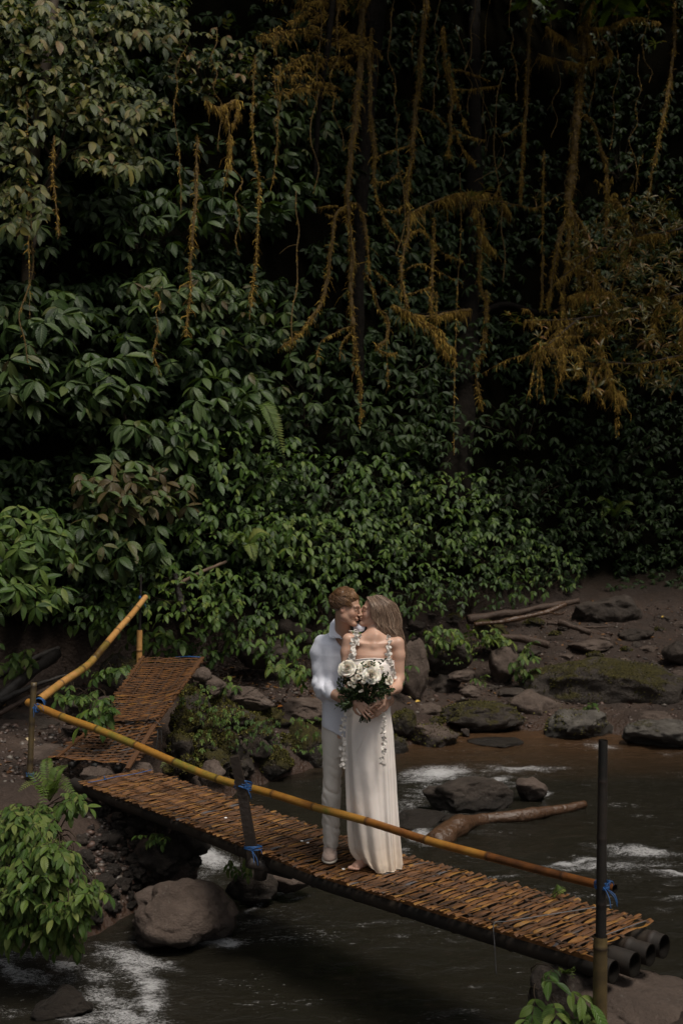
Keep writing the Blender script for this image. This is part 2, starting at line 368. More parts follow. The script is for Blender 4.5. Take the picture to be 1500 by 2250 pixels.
M_WATER = g.done(g.bsdf(col, g.math('ADD', g.math('MULTIPLY', fm, .45), .10), .5, g.bump(hb, .5, .075), ior=1.33))
bpy.data.objects['water'].data.materials.clear(); bpy.data.objects['water'].data.materials.append(M_WATER)
# ================================================================ BRIDGE
def m_strip():
    g = G('split_bamboo'); t, u, r = g.dat(); p = g.pos()
    base = g.ramp(r, [(0, (.026, .018, .014)), (.25, (.066, .034, .017)), (.5, (.13, .054, .018)), (.75, (.21, .088, .022)), (.93, (.33, .16, .028)), (1, (.10, .10, .11))])
    fib = g.noise(g.scale(p, (6, 6, 6)), 9, 6, .7)
    col = g.mix(g.math('MULTIPLY', fib, .75), base, (.035, .018, .010))
    return g.done(g.bsdf(col, .58, .35, g.bump(fib, .6, .005)))
def m_pole(name, stops, rough=.38):
    g = G(name); t, nd, r = g.dat(); p = g.pos()
    n1 = g.noise(p, 7, 6, .65, .4); n2 = g.noise(p, 60, 4, .7)
    col = g.ramp(g.math('ADD', g.math('MULTIPLY', n1, .75), g.math('SUBTRACT', r, .35)), stops)
    col = g.mix(g.math('MULTIPLY', nd, .85), col, (.016, .009, .006))
    col = g.mix(g.math('MULTIPLY', g.math('SUBTRACT', n2, .55, clamp=True), 2.5, clamp=True), col, (.04, .022, .012))
    return g.done(g.bsdf(col, rough, .5, g.bump(g.math('ADD', n1, g.math('MULTIPLY', n2, .3)), .35, .006)))
M_STRIP = m_strip()
M_RAIL = m_pole('rail_bamboo', [(.1, (.03, .012, .005)), (.35, (.13, .045, .009)), (.55, (.23, .092, .015)), (.74, (.31, .15, .024)), (.92, (.15, .13, .02))])
M_RAIL2 = m_pole('pale_rail_bamboo', [(.1, (.07, .035, .010)), (.35, (.19, .14, .028)), (.55, (.38, .19, .055)), (.8, (.48, .26, .09))])
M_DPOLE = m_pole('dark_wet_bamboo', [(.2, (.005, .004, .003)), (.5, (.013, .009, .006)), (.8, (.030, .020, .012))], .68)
M_POST = m_pole('post_bamboo', [(.2, (.018, .014, .008)), (.45, (.06, .042, .018)), (.7, (.12, .085, .035)), (.9, (.09, .09, .04))], .5)
M_WOOD = m_simple('dark_wet_timber', (.022, .015, .011), .5, .5, 30, .5, .6, .01)
M_ROPE = m_simple('blue_twine', (.016, .075, .22), .55, .4, 80, .3, .5, .003)
M_END = m_simple('shaded_bamboo_bore', (.004, .003, .002), .8, .1, 40, .4)  # near-black colour stands in for the shade inside hollow ends

def bamboo(mb, pts, r0, r1, nodes, n=120, ns=20, rnd=None, hollow=True, swell=.10):
    """a bamboo pole with swollen dark nodes at the fractions in nodes; hollow ends"""
    Pt = smooth_path(pts, n); t = np.linspace(0, 1, n)
    extra = np.sort(np.concatenate([[f-.0028, f-.001, f+.001, f+.0028] for f in nodes])) if len(nodes) else np.array([])
    tt = np.sort(np.clip(np.concatenate([t, extra]), 0, 1)); Pt = np.stack([np.interp(tt, t, Pt[:, k]) for k in range(3)], 1)
    L = np.linalg.norm(np.diff(Pt, axis=0), axis=1).sum()
    nd = np.zeros(len(tt)); R = r0+(r1-r0)*tt
    for f in nodes:
        dd = np.abs(tt-f)*L; nd = np.maximum(nd, np.exp(-(dd/.011)**2)); R = R*(1+swell*np.exp(-(dd/.010)**2)-.03*np.exp(-((dd-.028)/.012)**2))
    rr = np.full(len(tt), .5)
    if rnd is not None: rr = np.interp(tt, np.linspace(0, 1, len(rnd)), rnd)
    idx = np.searchsorted(np.sort(nodes), tt) if len(nodes) else np.zeros(len(tt), int)
    rr = rr+(_h(idx, idx*0, idx*0, 5)-.5)*.35
    tube(mb, Pt, R, ns, np.stack([tt, nd, rr], 1), cap=False)
    if hollow:
        for e, q in ((0, 1), (-1, -2)):
            T = unit(Pt[q]-Pt[e]); k = np.array([Pt[e], Pt[e]+T*.0005, Pt[e]+T*.09])
            tube(mb, k, [R[e], R[e]*.80, R[e]*.78], ns, A(0, .75, .2), cap=False, mi=1)
            tube(mb, np.array([Pt[e]+T*.088, Pt[e]+T*.09]), [R[e]*.8, .001], ns, A(0, 1, .1), cap=False, mi=1)
def lashing(pole_c, r, axis_dir, turns, spread, name, parent, seed=0, ends=3, rr=.0028, ell=1.0, side=None):
    """twine wound round a joint, with loose ends"""
    mb = MB(); rng = np.random.RandomState(seed); ax = unit(axis_dir)
    s = unit(np.cross(ax, A(0, 0, 1) if abs(ax[2]) < .9 else A(1, 0, 0))) if side is None else unit(side); b = np.cross(ax, s)
    t = np.linspace(0, turns*2*pi, int(turns*22)); wob = rng.uniform(0, 6, 3)
    off = spread*(np.sin(t*.37+wob[0])*.7+.3*np.sin(t*1.7+wob[1]))
    q = pole_c+s*(np.cos(t)*r*ell)[:, None]+b*(np.sin(t)*r)[:, None]+ax*off[:, None]
    tube(mb, q, rr, 6)
    k = pole_c+s*r*rng.uniform(-1, 1)*.3-A(0, r*1.05, 0)
    kn = k+rng.normal(0, .007, (9, 3)); tube(mb, smooth_path(kn, 40), rr, 6)
    for e in range(ends):
        d = unit(rng.normal(0, 1, 3)+A(.8, -.6, .2)); q = np.array([k, k+d*.03, k+d*.06+A(0, 0, -.01), k+d*.075+A(0, 0, -.045)])
        tube(mb, smooth_path(q, 12), rr*.8, 5)
    return mb.build(name, M_ROPE, parent)

BE = A(.70, -.716, 0); BN = A(.716, .70, 0); BA = A(-2.29, 8.79, 0); BW = .60
BZs = [0, 1.46, 2.3, 3.06, 3.48, 4.17, 5.1, 5.6]; BZz = [-.053, -.048, -.055, -.063, -.040, -.006, .045, .05]
def bz(s): return np.interp(s, BZs, BZz)
def bpt(s, wv, dz=0):
    s = np.asarray(s, float); wv = np.asarray(wv, float)
    return BA+BE*s[..., None]+BN*wv[..., None]+A(0, 0, 1)*(bz(s)+dz)[..., None]

def weave(mb, fn, L, W, n, nw=6, seed=1, over=.03, sw=.019, thick=.0035, amp=.006, tone=(.15, .9), skew=.03, conv=.42, raggedness=.02, nseg=22, nrm=A(0, 0, 1), sdir=None):
    """woven mat: n split strips across, nw strips along; fn(s, w, dz) -> point"""
    rng = np.random.RandomState(seed); sp = L/n
    for i in range(n):
        s0 = (i+.5)*sp+rng.normal(0, sp*.10); a = -over-rng.uniform(0, raggedness)*2; b = W+over+rng.uniform(-.3, 1)*raggedness*1.6
        if rng.rand() < .06: b += rng.uniform(.02, .08)
        wv = np.linspace(a, b, nseg); ph = wv/W*nw*pi+(i % 2)*pi+rng.normal(0, .25)
        ss = s0+conv*sp*np.sin(ph)*rng.uniform(.6, 1.15)+skew*rng.normal(.6, .6)*(wv/W-.5)
        zz = amp*np.cos(ph+.3)+rng.normal(0, .0015)+.004
        hw = sw*rng.uniform(.7, 1.2)*.5; c = fn(ss, wv, zz)
        d = unit(np.gradient(c, axis=0)); lat = unit(np.cross(d, nrm)); up = np.cross(lat, d)
        tl = .30*np.sin(ph)[:, None]+rng.normal(0, .1); lat2 = lat*np.cos(tl)+up*np.sin(tl); up2 = np.cross(lat2, d)
        Vv = np.stack([c+lat2*hw, c+lat2*hw*.5+up2*thick*.6, c-lat2*hw*.5+up2*thick*.6, c-lat2*hw, c-up2*thick], 1)
        k = 5; ii, jj = np.meshgrid(np.arange(nseg-1), np.arange(k), indexing='ij'); ii = ii.ravel(); jj = jj.ravel(); kk = (jj+1) % k
        fq = np.stack([ii*k+jj, ii*k+kk, (ii+1)*k+kk, (ii+1)*k+jj], 1)
        ro = float(np.clip(rng.beta(1.6, 1.5), .02, .96)); ro = tone[0]+(tone[1]-tone[0])*ro
        if rng.rand() < .03: ro = 1.0
        rv = np.clip(ro+.12*np.sin(wv*23+rng.uniform(0, 6)), 0, 1 if ro == 1 else .95)
        mb.add(Vv.reshape(-1, 3), [fq, np.array([[0, 1, 2], [0, 2, 3], [0, 3, 4]]), np.array([[(nseg-1)*k+q for q in (2, 1, 0)], [(nseg-1)*k+q for q in (3, 2, 0)], [(nseg-1)*k+q for q in (4, 3, 0)]])],
               np.repeat(np.stack([wv, wv*0, rv], 1), k, 0))
    for j in range(int(nw)+1):
        w0 = W*(j+.25)/nw; w0 = min(max(w0, .012), W-.012); s = np.linspace(-.02, L+.02, n*3); ph = s/sp*pi+j*pi
        c = fn(s, w0+.004*np.sin(s*5+j), .004+.0035*np.cos(ph)); hw = .013
        lat = BN if sdir is None else sdir
        Vv = np.stack([c+lat*hw, c+lat*hw+nrm*.003, c-lat*hw+nrm*.003, c-lat*hw], 1); k = 4; m = len(s)
        ii, jj = np.meshgrid(np.arange(m-1), np.arange(k), indexing='ij'); ii = ii.ravel(); jj = jj.ravel(); kk = (jj+1) % k
        mb.add(Vv.reshape(-1, 3), np.stack([ii*k+jj, ii*k+kk, (ii+1)*k+kk, (ii+1)*k+jj], 1), A(0, 0, .1+.12*rng.rand()))

br = thing('bamboo_footbridge', 'narrow orange brown woven bamboo footbridge the couple stand on, spanning the stream', 'footbridge', tuple(BA))
def bl(o):       # keep children in world coordinates under a moved Empty
    o.matrix_parent_inverse = Matrix.Translation(-o.parent.location); return o
mb = MB(); weave(mb, bpt, 5.10, BW, 236, nw=4.4, seed=3, sw=.0215, nseg=30, conv=.42, amp=.0042, tone=(.25, .93), skew=.05, over=.02)
bl(mb.build('woven_deck', M_STRIP, br, smooth=False))
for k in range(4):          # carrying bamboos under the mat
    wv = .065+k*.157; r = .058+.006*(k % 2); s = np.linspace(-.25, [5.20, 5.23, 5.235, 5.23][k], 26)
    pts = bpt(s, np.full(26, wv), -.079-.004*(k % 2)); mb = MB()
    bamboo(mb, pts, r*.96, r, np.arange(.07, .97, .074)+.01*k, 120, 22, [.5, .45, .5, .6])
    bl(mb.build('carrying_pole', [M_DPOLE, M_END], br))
mb = MB(); s = np.linspace(0.0, 5.2, 30)                # edge batten along the front
for j in range(29):
    a = bpt(s[j:j+1], A(-.008), -.012)[0]; b = bpt(s[j+1:j+2], A(-.008), -.012)[0]
    box(mb, (a+b)/2, (b-a)/2, BN*.006, A(0, 0, .013), A(0, 0, .42+.25*(j > 14)-.2*(j < 9)))
bl(mb.build('edge_batten', M_STRIP, br, smooth=False))
mb = MB(); s = A(.06, .075, .09)
for q in range(2):
    c = bpt(np.linspace(.12+.012*q, .16+.012*q, 12)+.01*np.sin(np.arange(12)), np.linspace(-.01, BW+.02, 12), .019+.003*(q % 3)); tube(mb, c, .0035, 5)
k0 = bpt(A(.12), A(.16), .025)[0]
tube(mb, smooth_path(k0+np.random.RandomState(2).normal(0, .008, (8, 3)), 30), .004, 5)
bl(mb.build('lashing', M_ROPE, br))
mb = MB()
c = bpt(np.linspace(4.85, 4.5, 14), np.linspace(BW+.05, -.015, 14), .022); c = np.vstack([c, c[-1]+A(.0, -.02, -.1), c[-1]+A(.01, -.02, -.28)]); tube(mb, smooth_path(c, 40), .0028, 5)
c = bpt(np.linspace(5.04, 5.12, 10), np.linspace(0.12, BW-.06, 10), .026); tube(mb, c, .003, 5)
bl(mb.build('tie_wire', m_simple('grey_wire', (.10, .10, .105), .5, .5, 40, .2), br))

# ---- ramp: second woven panel climbing to the far bank (kinked)
KP = [P(215, 1685, 9.35), P(335, 1600, 9.75), P(412, 1445, 11.2)]   # centre-ish polyline (right of middle)
RL = [P(128, 1668, 9.25), P(218, 1592, 9.95), P(318, 1445, 11.45)]; RR = [P(285, 1680, 9.15), P(345, 1585, 9.75), P(443, 1447, 11.15)]
RL = [np.array(q) for q in RL]; RR = [np.array(q) for q in RR]
def panel_fn(l0, r0, l1, r1, lift=0):
    ex = unit(r0-l0); nn = unit(np.cross(r0-l0, l1-l0)); nn = nn if nn[2] > 0 else -nn
    L = np.linalg.norm((l1+r1)/2-(l0+r0)/2); W = np.linalg.norm((r0-l0)+(r1-l1))/2
    def fn(s, wv, dz=0):
        s = np.asarray(s, float); u = (s/L)[..., None]; v = (np.asarray(wv, float)/W)
        v = np.broadcast_to(v, s.shape)[..., None]
        return (l0*(1-u)+l1*u)*(1-v)+(r0*(1-u)+r1*u)*v+nn*(np.asarray(dz)+lift)[..., None]-A(0, 0, 1)*(.03*np.sin(pi*np.clip(u, 0, 1))*np.sin(pi*np.clip(v, 0, 1)))
    return fn, L, W, nn, ex
rp = thing('woven_ramp', 'upper woven bamboo panel sloping up to the far bank behind the handrail corner', 'ramp', tuple(RL[0]))
f1, L1, W1, n1_, e1 = panel_fn(RL[0], RR[0], RL[1], RR[1]); mb = MB()
weave(mb, f1, L1, W1, 26, nw=5, seed=8, sw=.022, nrm=n1_, sdir=e1, raggedness=.05, tone=(.2, .8))
f2, L2, W2, n2_, e2 = panel_fn(RL[1]+A(.0, -.05, .03), RR[1]+A(.0, -.05, .03), RL[2], RR[2])
weave(mb, f2, L2, W2, 62, nw=5, seed=9, sw=.022, nrm=n2_, sdir=e2, raggedness=.03, tone=(.3, .8), over=.01)
bl(mb.build('woven_mat', M_STRIP, rp, smooth=False))
for nm, l, r_ in (('side_batten', RR, .022), ('side_batten', RL, .016)):
    mb = MB()
    for j in range(2):
        a = l[j].copy(); b = l[j+1].copy(); off = A(.012 if l is RR else -.012, 0, .012); a = a+off; b = b+off
        if j == 0 and l is RR: a = a+(a-b)*.12
        d = (b-a)/2; lt = unit(np.cross(d, A(0, 0, 1))); up = np.cross(lt, unit(d)); box(mb, (a+b)/2, d, lt*r_, up*.009, A(0, 0, .42))
    bl(mb.build(nm, M_STRIP, rp, smooth=False))
for v in (.18, .5, .82):
    mb = MB(); q = [l*(1-v)+r*v-A(0, 0, .055) for l, r in zip(RL, RR)]; tube(mb, smooth_path(q, 16), .032, 10, rough=.15); bl(mb.build('carrying_pole', M_DPOLE, rp))
mb = MB(); tube(mb, [RL[2]*.45+RR[2]*.55+A(0, 0, .012), RL[2]*.2+RR[2]*.8+A(0, 0, .02), RR[2]+A(-.01, 0, .015)], .006, 6); bl(mb.build('lashing', M_ROPE, rp))
mb = MB(); tube(mb, smooth_path([RR[1]+A(.0, -.06, .0), RR[1]+A(.03, -.12, -.12), RR[1]+A(.0, -.16, -.34)], 12), .004, 5)
tube(mb, smooth_path([RR[1]+A(-.03, -.06, .02), RR[1]+A(.05, -.1, -.02), RR[1]+A(.07, -.12, -.2)], 12), .004, 5)
bl(mb.build('tie_wire', m_simple('dark_wire', (.03, .03, .03), .5, .5, 40, .2), rp))

# ---- handrails
RPX = [(62, 1543, 8.95), (137, 1575, 8.65), (215, 1603, 8.35), (300, 1638, 8.05), (385, 1675, 7.72), (480, 1712, 7.40), (600, 1745, 7.0), (690, 1773, 6.72), (807, 1805, 6.40), (936, 1846, 6.03), (1072, 1882, 5.67), (1236, 1925, 5.28), (1350, 1953, 5.02)]
rail = [P(*q) for q in RPX]
hr = thing('bamboo_handrail', 'long amber bamboo pole handrail running low in front of the couple', 'handrail', tuple(rail[0]))
dd = np.r_[0, np.cumsum(np.linalg.norm(np.diff(rail, axis=0), axis=1))]; dd /= dd[-1]
mb = MB(); bamboo(mb, rail, .034, .022, list(dd[1:-1]), 160, 24, [.75, .7, .62, .72, .78, .66, .55, .6, .58, .5, .42, .35, .4]); bl(mb.build('pole', [M_RAIL, M_END], hr))
R2 = [P(87, 1538, 8.85), P(137, 1500, 9.25), P(175, 1475, 9.5), P(200, 1455, 9.8), P(230, 1420, 10.1), P(265, 1378, 10.6), P(290, 1350, 11.0), P(320, 1312, 11.5)]
h2 = thing('bamboo_handrail', 'shorter pale yellow bamboo handrail climbing beside the upper ramp', 'handrail', tuple(R2[0]))
dd = np.r_[0, np.cumsum(np.linalg.norm(np.diff(R2, axis=0), axis=1))]; dd /= dd[-1]
mb = MB(); bamboo(mb, R2, .038, .031, [.14, .27, .39, .5, .62, .76, .88], 90, 22, [.6, .55, .3, .15, .5, .6, .62, .65]); bl(mb.build('pole', [M_RAIL2, M_END], h2))
bl(lashing(P(88, 1545, 8.84), .05, P(137, 1505, 9.2)-P(88, 1545, 8.84), 5, .02, 'lashing', h2, 3))

# ---- posts
def post(pts, r, mat, label, name='wooden_post', kind='post', square=False, parts=None):
    o = thing(name, label, kind, tuple(pts[0]))
    mb = MB()
    if square:
        a, b = np.array(pts[0]), np.array(pts[-1]); d = (b-a)/2; lx = unit(np.cross(d, A(0, 1, 0))); ly = unit(np.cross(d, lx))
        n = 14; t = np.linspace(0, 1, n); c = a+(b-a)*t[:, None]; rr = r*(1.15-.25*t)
        wob = np.stack([fbm(np.stack([t*3, t*0+k, t*0], 1), 2, 1, 5)*.006 for k in range(3)], 1)
        c = c+wob
        V = np.stack([c+lx*rr[:, None]*sx+ly*rr[:, None]*sy*.8 for sx, sy in ((1, 1), (1, -1), (-1, -1), (-1, 1))], 1).reshape(-1, 3)
        ii, jj = np.meshgrid(np.arange(n-1), np.arange(4), indexing='ij'); ii = ii.ravel(); jj = jj.ravel(); kk = (jj+1) % 4
        mb.add(V, [np.stack([ii*4+jj, ii*4+kk, (ii+1)*4+kk, (ii+1)*4+jj], 1), np.array([[3, 2, 1, 0], [4*n-4, 4*n-3, 4*n-2, 4*n-1]])])
        bl(mb.build('shaft', mat, o, smooth=False))
    else:
        q = smooth_path(pts, 24); tube(mb, q, r, 14, np.stack([np.linspace(0, 1, 24), (np.arange(24) % 9 == 4)*1., np.full(24, .5)], 1), rough=.05); bl(mb.build('shaft', mat, o))
    return o
p1 = post([P(560, 1905, 6.98), P(533, 1790, 6.97), P(517, 1664, 6.95)], .034, M_WOOD, 'dark square timber post lashed to the middle of the long handrail', square=True)
bl(lashing(P(530, 1727, 6.98)+A(.01, .02, 0), .062, A(.15, .3, 1), 6, .032, 'lashing', p1, 5, 5, .0033, 1.1)); bl(lashing(P(556, 1862, 6.97), .062, A(0, .2, 1), 4, .014, 'lashing', p1, 6, 3, .003))
mb = MB(); tube(mb, [P(575, 1885, 7.05), P(572, 1930, 7.05)], .05, 12, rough=.3, seed=3); tube(mb, [P(545, 1895, 6.95), P(640, 1920, 7.2)], .04, 12, rough=.3); bl(mb.build('prop_block', M_WOOD, p1))
p2 = thing('bamboo_post', 'tall dark post standing in a bamboo sleeve at the near right end of the bridge', 'post', tuple(P(1320, 2330, 4.93)))
mb = MB(); bamboo(mb, [P(1319, 2075, 4.93), P(1321, 1850, 4.93), P(1324, 1626, 4.93)], .0265, .0225, [.2, .52, .8], 60, 18, [.3, .3], swell=.05); bl(mb.build('shaft', [M_DPOLE, M_END], p2))
mb = MB(); bamboo(mb, [P(1316, 2420, 4.93), P(1317, 2230, 4.93), P(1318, 2056, 4.93)], .036, .034, [.45, .93], 60, 20, [.6, .5, .45], swell=.06); bl(mb.build('sleeve', [M_POST, M_END], p2))
bl(lashing(P(1321, 1944, 4.95), .036, A(0, .1, 1), 6, .02, 'lashing', p2, 9, 5, .0028, 1.2))
p3 = post([P(66, 1710, 8.75), P(70, 1600, 8.78), P(75, 1500, 8.8)], .026, M_POST, 'thin grey post at the corner where both handrails meet')
bl(lashing(P(80, 1553, 8.82), .052, A(.9, 0, .5), 6, .022, 'lashing', p3, 11, 3)); bl(lashing(P(67, 1700, 8.75), .034, A(0, 0, 1), 3, .01, 'lashing', p3, 12, 1))
p4 = thing('bamboo_post', 'thin dark post in a pale bamboo sleeve holding the top of the upper handrail', 'post', tuple(P(307, 1470, 11.5)))
mb = MB(); bamboo(mb, [P(307, 1395, 11.5), P(309, 1320, 11.5), P(310, 1262, 11.5)], .017, .013, [.3, .7], 40, 12, [.3, .2]); bl(mb.build('shaft', [M_DPOLE, M_END], p4))
mb = MB(); bamboo(mb, [P(306, 1475, 11.5), P(307, 1384, 11.5)], .036, .033, [.5], 40, 16, [.7, .7]); bl(mb.build('sleeve', [M_RAIL2, M_END], p4))
bl(lashing(P(313, 1317, 11.48), .048, A(.6, .2, .7), 4, .018, 'lashing', p4, 13, 3, .0035))
# ================================================================ LEAVES
def leaf_batch(mb, B, Dn, Nn, L, W, droop, fold, rnd, ns=5, shape=.85, mi=0, twist=0):
    """many leaf blades at once: base B, direction Dn, face normal Nn (n,3); L, W, droop, fold, rnd (n,)"""
    B = np.asarray(B, float); n = len(B)
    if n == 0: return
    Dn = unit(Dn); S = unit(np.cross(Dn, Nn)); Nn = np.cross(S, Dn)
    t = np.linspace(0, 1, ns+1); wp = np.sin(pi*np.clip(t, 0, 1)**shape)**.85; wp[0] = .06; wp[-1] = .02
    bc = lambda x: np.broadcast_to(np.asarray(x, float), (n,))
    L, W, droop, fold, rnd = map(bc, (L, W, droop, fold, rnd))
    ang = droop[:, None]*t[None]                    # bends progressively towards -normal
    xs = np.cumsum(np.concatenate([np.zeros((n, 1)), np.cos((ang[:, 1:]+ang[:, :-1])/2)/ns], 1), 1)*L[:, None]
    zs = -np.cumsum(np.concatenate([np.zeros((n, 1)), np.sin((ang[:, 1:]+ang[:, :-1])/2)/ns], 1), 1)*L[:, None]
    c = B[:, None]+Dn[:, None]*xs[..., None]+Nn[:, None]*zs[..., None]
    up = Nn[:, None]*np.cos(ang)[..., None]+Dn[:, None]*np.sin(ang)[..., None]
    hw = W[:, None]*.5*wp[None]
    e1 = c+S[:, None]*hw[..., None]+up*(hw*fold[:, None])[..., None]
    e2 = c-S[:, None]*hw[..., None]+up*(hw*fold[:, None])[..., None]
    V = np.stack([e1, c, e2], 2).reshape(-1, 3)
    D = np.zeros((n, ns+1, 3, 3)); D[..., 0] = t[None, :, None]; D[..., 1] = A(1, 0, -1)[None, None]; D[..., 2] = rnd[:, None, None]
    i = np.arange(ns); q = np.concatenate([np.stack([i*3, i*3+3, i*3+4, i*3+1], 1), np.stack([i*3+1, i*3+4, i*3+5, i*3+2], 1)])
    Fq = (q[None]+(np.arange(n)*(ns+1)*3)[:, None, None]).reshape(-1, 4)
    mb.add(V, Fq, D.reshape(-1, 3), mi)

def whorl(rng, c, axis, n, L, W, el=(-.75, -.1), fold=.25, droop=(.3, .9)):
    """leaves radiating round axis; returns arrays"""
    axis = unit(axis); a0 = rng.uniform(0, 6.28); az = a0+np.arange(n)*2*pi/n+rng.normal(0, .22, n)
    s = unit(np.cross(axis, A(.3, .9, .1))); b = np.cross(axis, s)
    r = s*np.cos(az)[:, None]+b*np.sin(az)[:, None]; e = rng.uniform(el[0], el[1], n)
    d = r*np.cos(e)[:, None]+axis*np.sin(e)[:, None]; nn = axis*np.cos(e)[:, None]-r*np.sin(e)[:, None]
    k = rng.uniform(.72, 1.1, n)
    return c+d*L*.06, d, nn+rng.normal(0, .15, (n, 3)), L*k, W*k*rng.uniform(.85, 1.15, n), rng.uniform(*droop, n), np.full(n, fold)
def sprig(rng, c, d0, npair, L, W, step):
    """short twig with paired drooping leaves"""
    d0 = unit(d0); out = [[] for _ in range(7)]; p = np.array(c, float); path = [p.copy()]
    for k in range(npair+1):
        d0 = unit(d0+A(0, 0, -.16)+rng.normal(0, .07, 3)); side = unit(np.cross(d0, A(0, 0, 1))+rng.normal(0, .12, 3)); up = np.cross(side, d0)
        sz = (.72+.4*k/npair)*rng.uniform(.8, 1.15)
        if k < npair:
            for sg in (-1, 1):
                d = unit(d0*.55+side*sg*.8+A(0, 0, -.28)+rng.normal(0, .14, 3))
                for o, v in zip(out, (p.copy(), d, up+rng.normal(0, .2, 3), L*sz*rng.uniform(.85, 1.1), W*sz, rng.uniform(.25, .9), .22)): o.append(v)
        else:
            for o, v in zip(out, (p.copy(), unit(d0+A(0, 0, -.3)), up, L*sz, W*sz, .6, .22)): o.append(v)
        p = p+d0*step; path.append(p.copy())
    return [np.array(o) for o in out], np.array(path[:-1])
def cat(lst): return [np.concatenate([l[k] for l in lst]) for k in range(7)]

LF_BIG = m_leaf('broad_leaf', [(.007, .018, .004), (.014, .032, .006), (.024, .050, .010), (.038, .068, .015), (.062, .098, .022), (.07, .05, .02)], .42, .34, .6, .15)
LF_MID = m_leaf('mid_green_leaf', [(.010, .026, .004), (.024, .056, .008), (.044, .088, .012), (.070, .122, .018), (.12, .16, .028)], .44, .34, .35, .2)
LF_PALE = m_leaf('pale_leaf', [(.013, .024, .004), (.028, .044, .007), (.045, .060, .010), (.076, .088, .016), (.14, .12, .026), (.14, .075, .025)], .46, .35, .5, .2)
LF_BRIGHT = m_leaf('bright_leaf', [(.014, .036, .006), (.032, .070, .010), (.056, .104, .016), (.090, .138, .024), (.15, .18, .045)], .42, .38, .6, .2)
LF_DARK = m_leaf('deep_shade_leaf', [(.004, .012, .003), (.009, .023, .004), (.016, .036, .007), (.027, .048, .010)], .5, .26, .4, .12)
LF_NARROW = m_leaf('narrow_leaf', [(.045, .055, .014), (.09, .09, .024), (.14, .125, .035), (.19, .15, .045), (.30, .12, .025), (.17, .16, .07)], .34, .6, .3, .2)
LF_FERN = m_leaf('fern_leaf', [(.05, .09, .014), (.09, .14, .025), (.16, .18, .04)], .55, .3, .2, .3)
M_STEM = m_simple('stem_bark', (.035, .024, .014), .8, .3, 40, .4)
M_GSTEM = m_simple('green_stem', (.05, .065, .02), .6, .3, 40, .3)
g = G('moss'); t, u, r = g.dat(); n1 = g.noise(g.pos(), 16, 4, .7)
M_MOSS = g.done(g.bsdf(g.ramp(g.math('ADD', g.math('MULTIPLY', n1, .5), g.math('MULTIPLY', r, .5)), [(.2, (.05, .028, .008)), (.45, (.19, .112, .022)), (.65, (.34, .215, .038)), (.85, (.44, .35, .08))]), .85, .2))
g = G('green_moss'); t, u, r = g.dat(); n1 = g.noise(g.pos(), 12, 4, .7)
M_GMOSS = g.done(g.bsdf(g.ramp(g.math('ADD', g.math('MULTIPLY', n1, .5), g.math('MULTIPLY', r, .5)), [(.2, (.018, .020, .005)), (.45, (.06, .055, .010)), (.65, (.12, .11, .02)), (.85, (.22, .20, .05))]), .8, .25))

NEAR = A(0, -1, 0)
def plant(label, name, cat_, kind, pts, L, mat, seed, root, group=None, Wk=None, nl=7, axis=A(0, -.45, .9), stems=.5, ns=5, rbias=0, stem_r=.006, shape=.85):
    """a plant: Empty at its root, child foliage (all leaf blades) and child stems"""
    rng = np.random.RandomState(seed); o = thing(name, label, cat_, tuple(root), group)
    F_ = []; mbs = MB(); ok = False
    for c in pts:
        l = L*rng.uniform(.78, 1.2)
        if kind == 'whorl':
            ax = unit(axis+rng.normal(0, .28, 3)); F_.append(whorl(rng, c, ax, rng.randint(nl-1, nl+2), l, l*(Wk or .42)))
            tip = c-ax*.01; pth = [tip]
        elif kind == 'narrow':
            ax = unit(A(0, -.25, 1)+rng.normal(0, .35, 3)); F_.append(whorl(rng, c, ax, rng.randint(7, 12), l, l*(Wk or .17), el=(.05, 1.15), droop=(.5, 1.5), fold=.35))
            pth = [c]
        else:
            d0 = A(rng.normal(0, .7), -1.0+rng.normal(0, .3), rng.normal(.05, .45))
            fr, path = sprig(rng, c, d0, rng.randint(2, 4), l, l*(Wk or .42), l*.42); F_.append(fr); tube(mbs, path if len(path) > 2 else smooth_path(path, 3), stem_r*.5, 4, cap=False); pth = [c]; ok = True
        if rng.rand() < stems:
            m = (np.array(c)*.5+root*.5); m = m+A(rng.normal(0, .05), .15, .12); q = smooth_path([np.array(root)+rng.normal(0, .05, 3)+A(0, .1, 0), m, np.array(c)+A(0, .04, 0), c], 10)
            tube(mbs, q, np.linspace(stem_r*2, stem_r*.7, 10), 5, cap=False); ok = True
    B, Dn, Nn, Ls, Ws, dr, fo = cat(F_); rnd = np.clip(rng.beta(2, 2.2, len(B))+rbias+.10*rng.normal(0, 1), 0, 1)
    fl = MB(); leaf_batch(fl, B, Dn, Nn, Ls, Ws, dr, fo, rnd, ns, shape)
    bl(fl.build('foliage', mat, o))
    if ok: bl(mbs.build('stem', M_STEM, o))
    return o
def ell_pts(rng, px, py, rx, ry, n, off, dspan, fn=wall_pt):
    out = []
    # jittered, roughly even spread inside the ellipse
    tries = 0
    while len(out) < n and tries < n*60:
        tries += 1; a = rng.uniform(-1, 1, 2)
        if a@a > 1: continue
        if out and min((a[0]-q[0])**2+(a[1]-q[1])**2 for q in out) < 1.3/n*(1-tries/(n*60)): continue
        out.append(a)
    return [fn(px+a[0]*rx, py+a[1]*ry, off+dspan*(rng.rand()*.6+.4*(1-a@a))) for a in out]

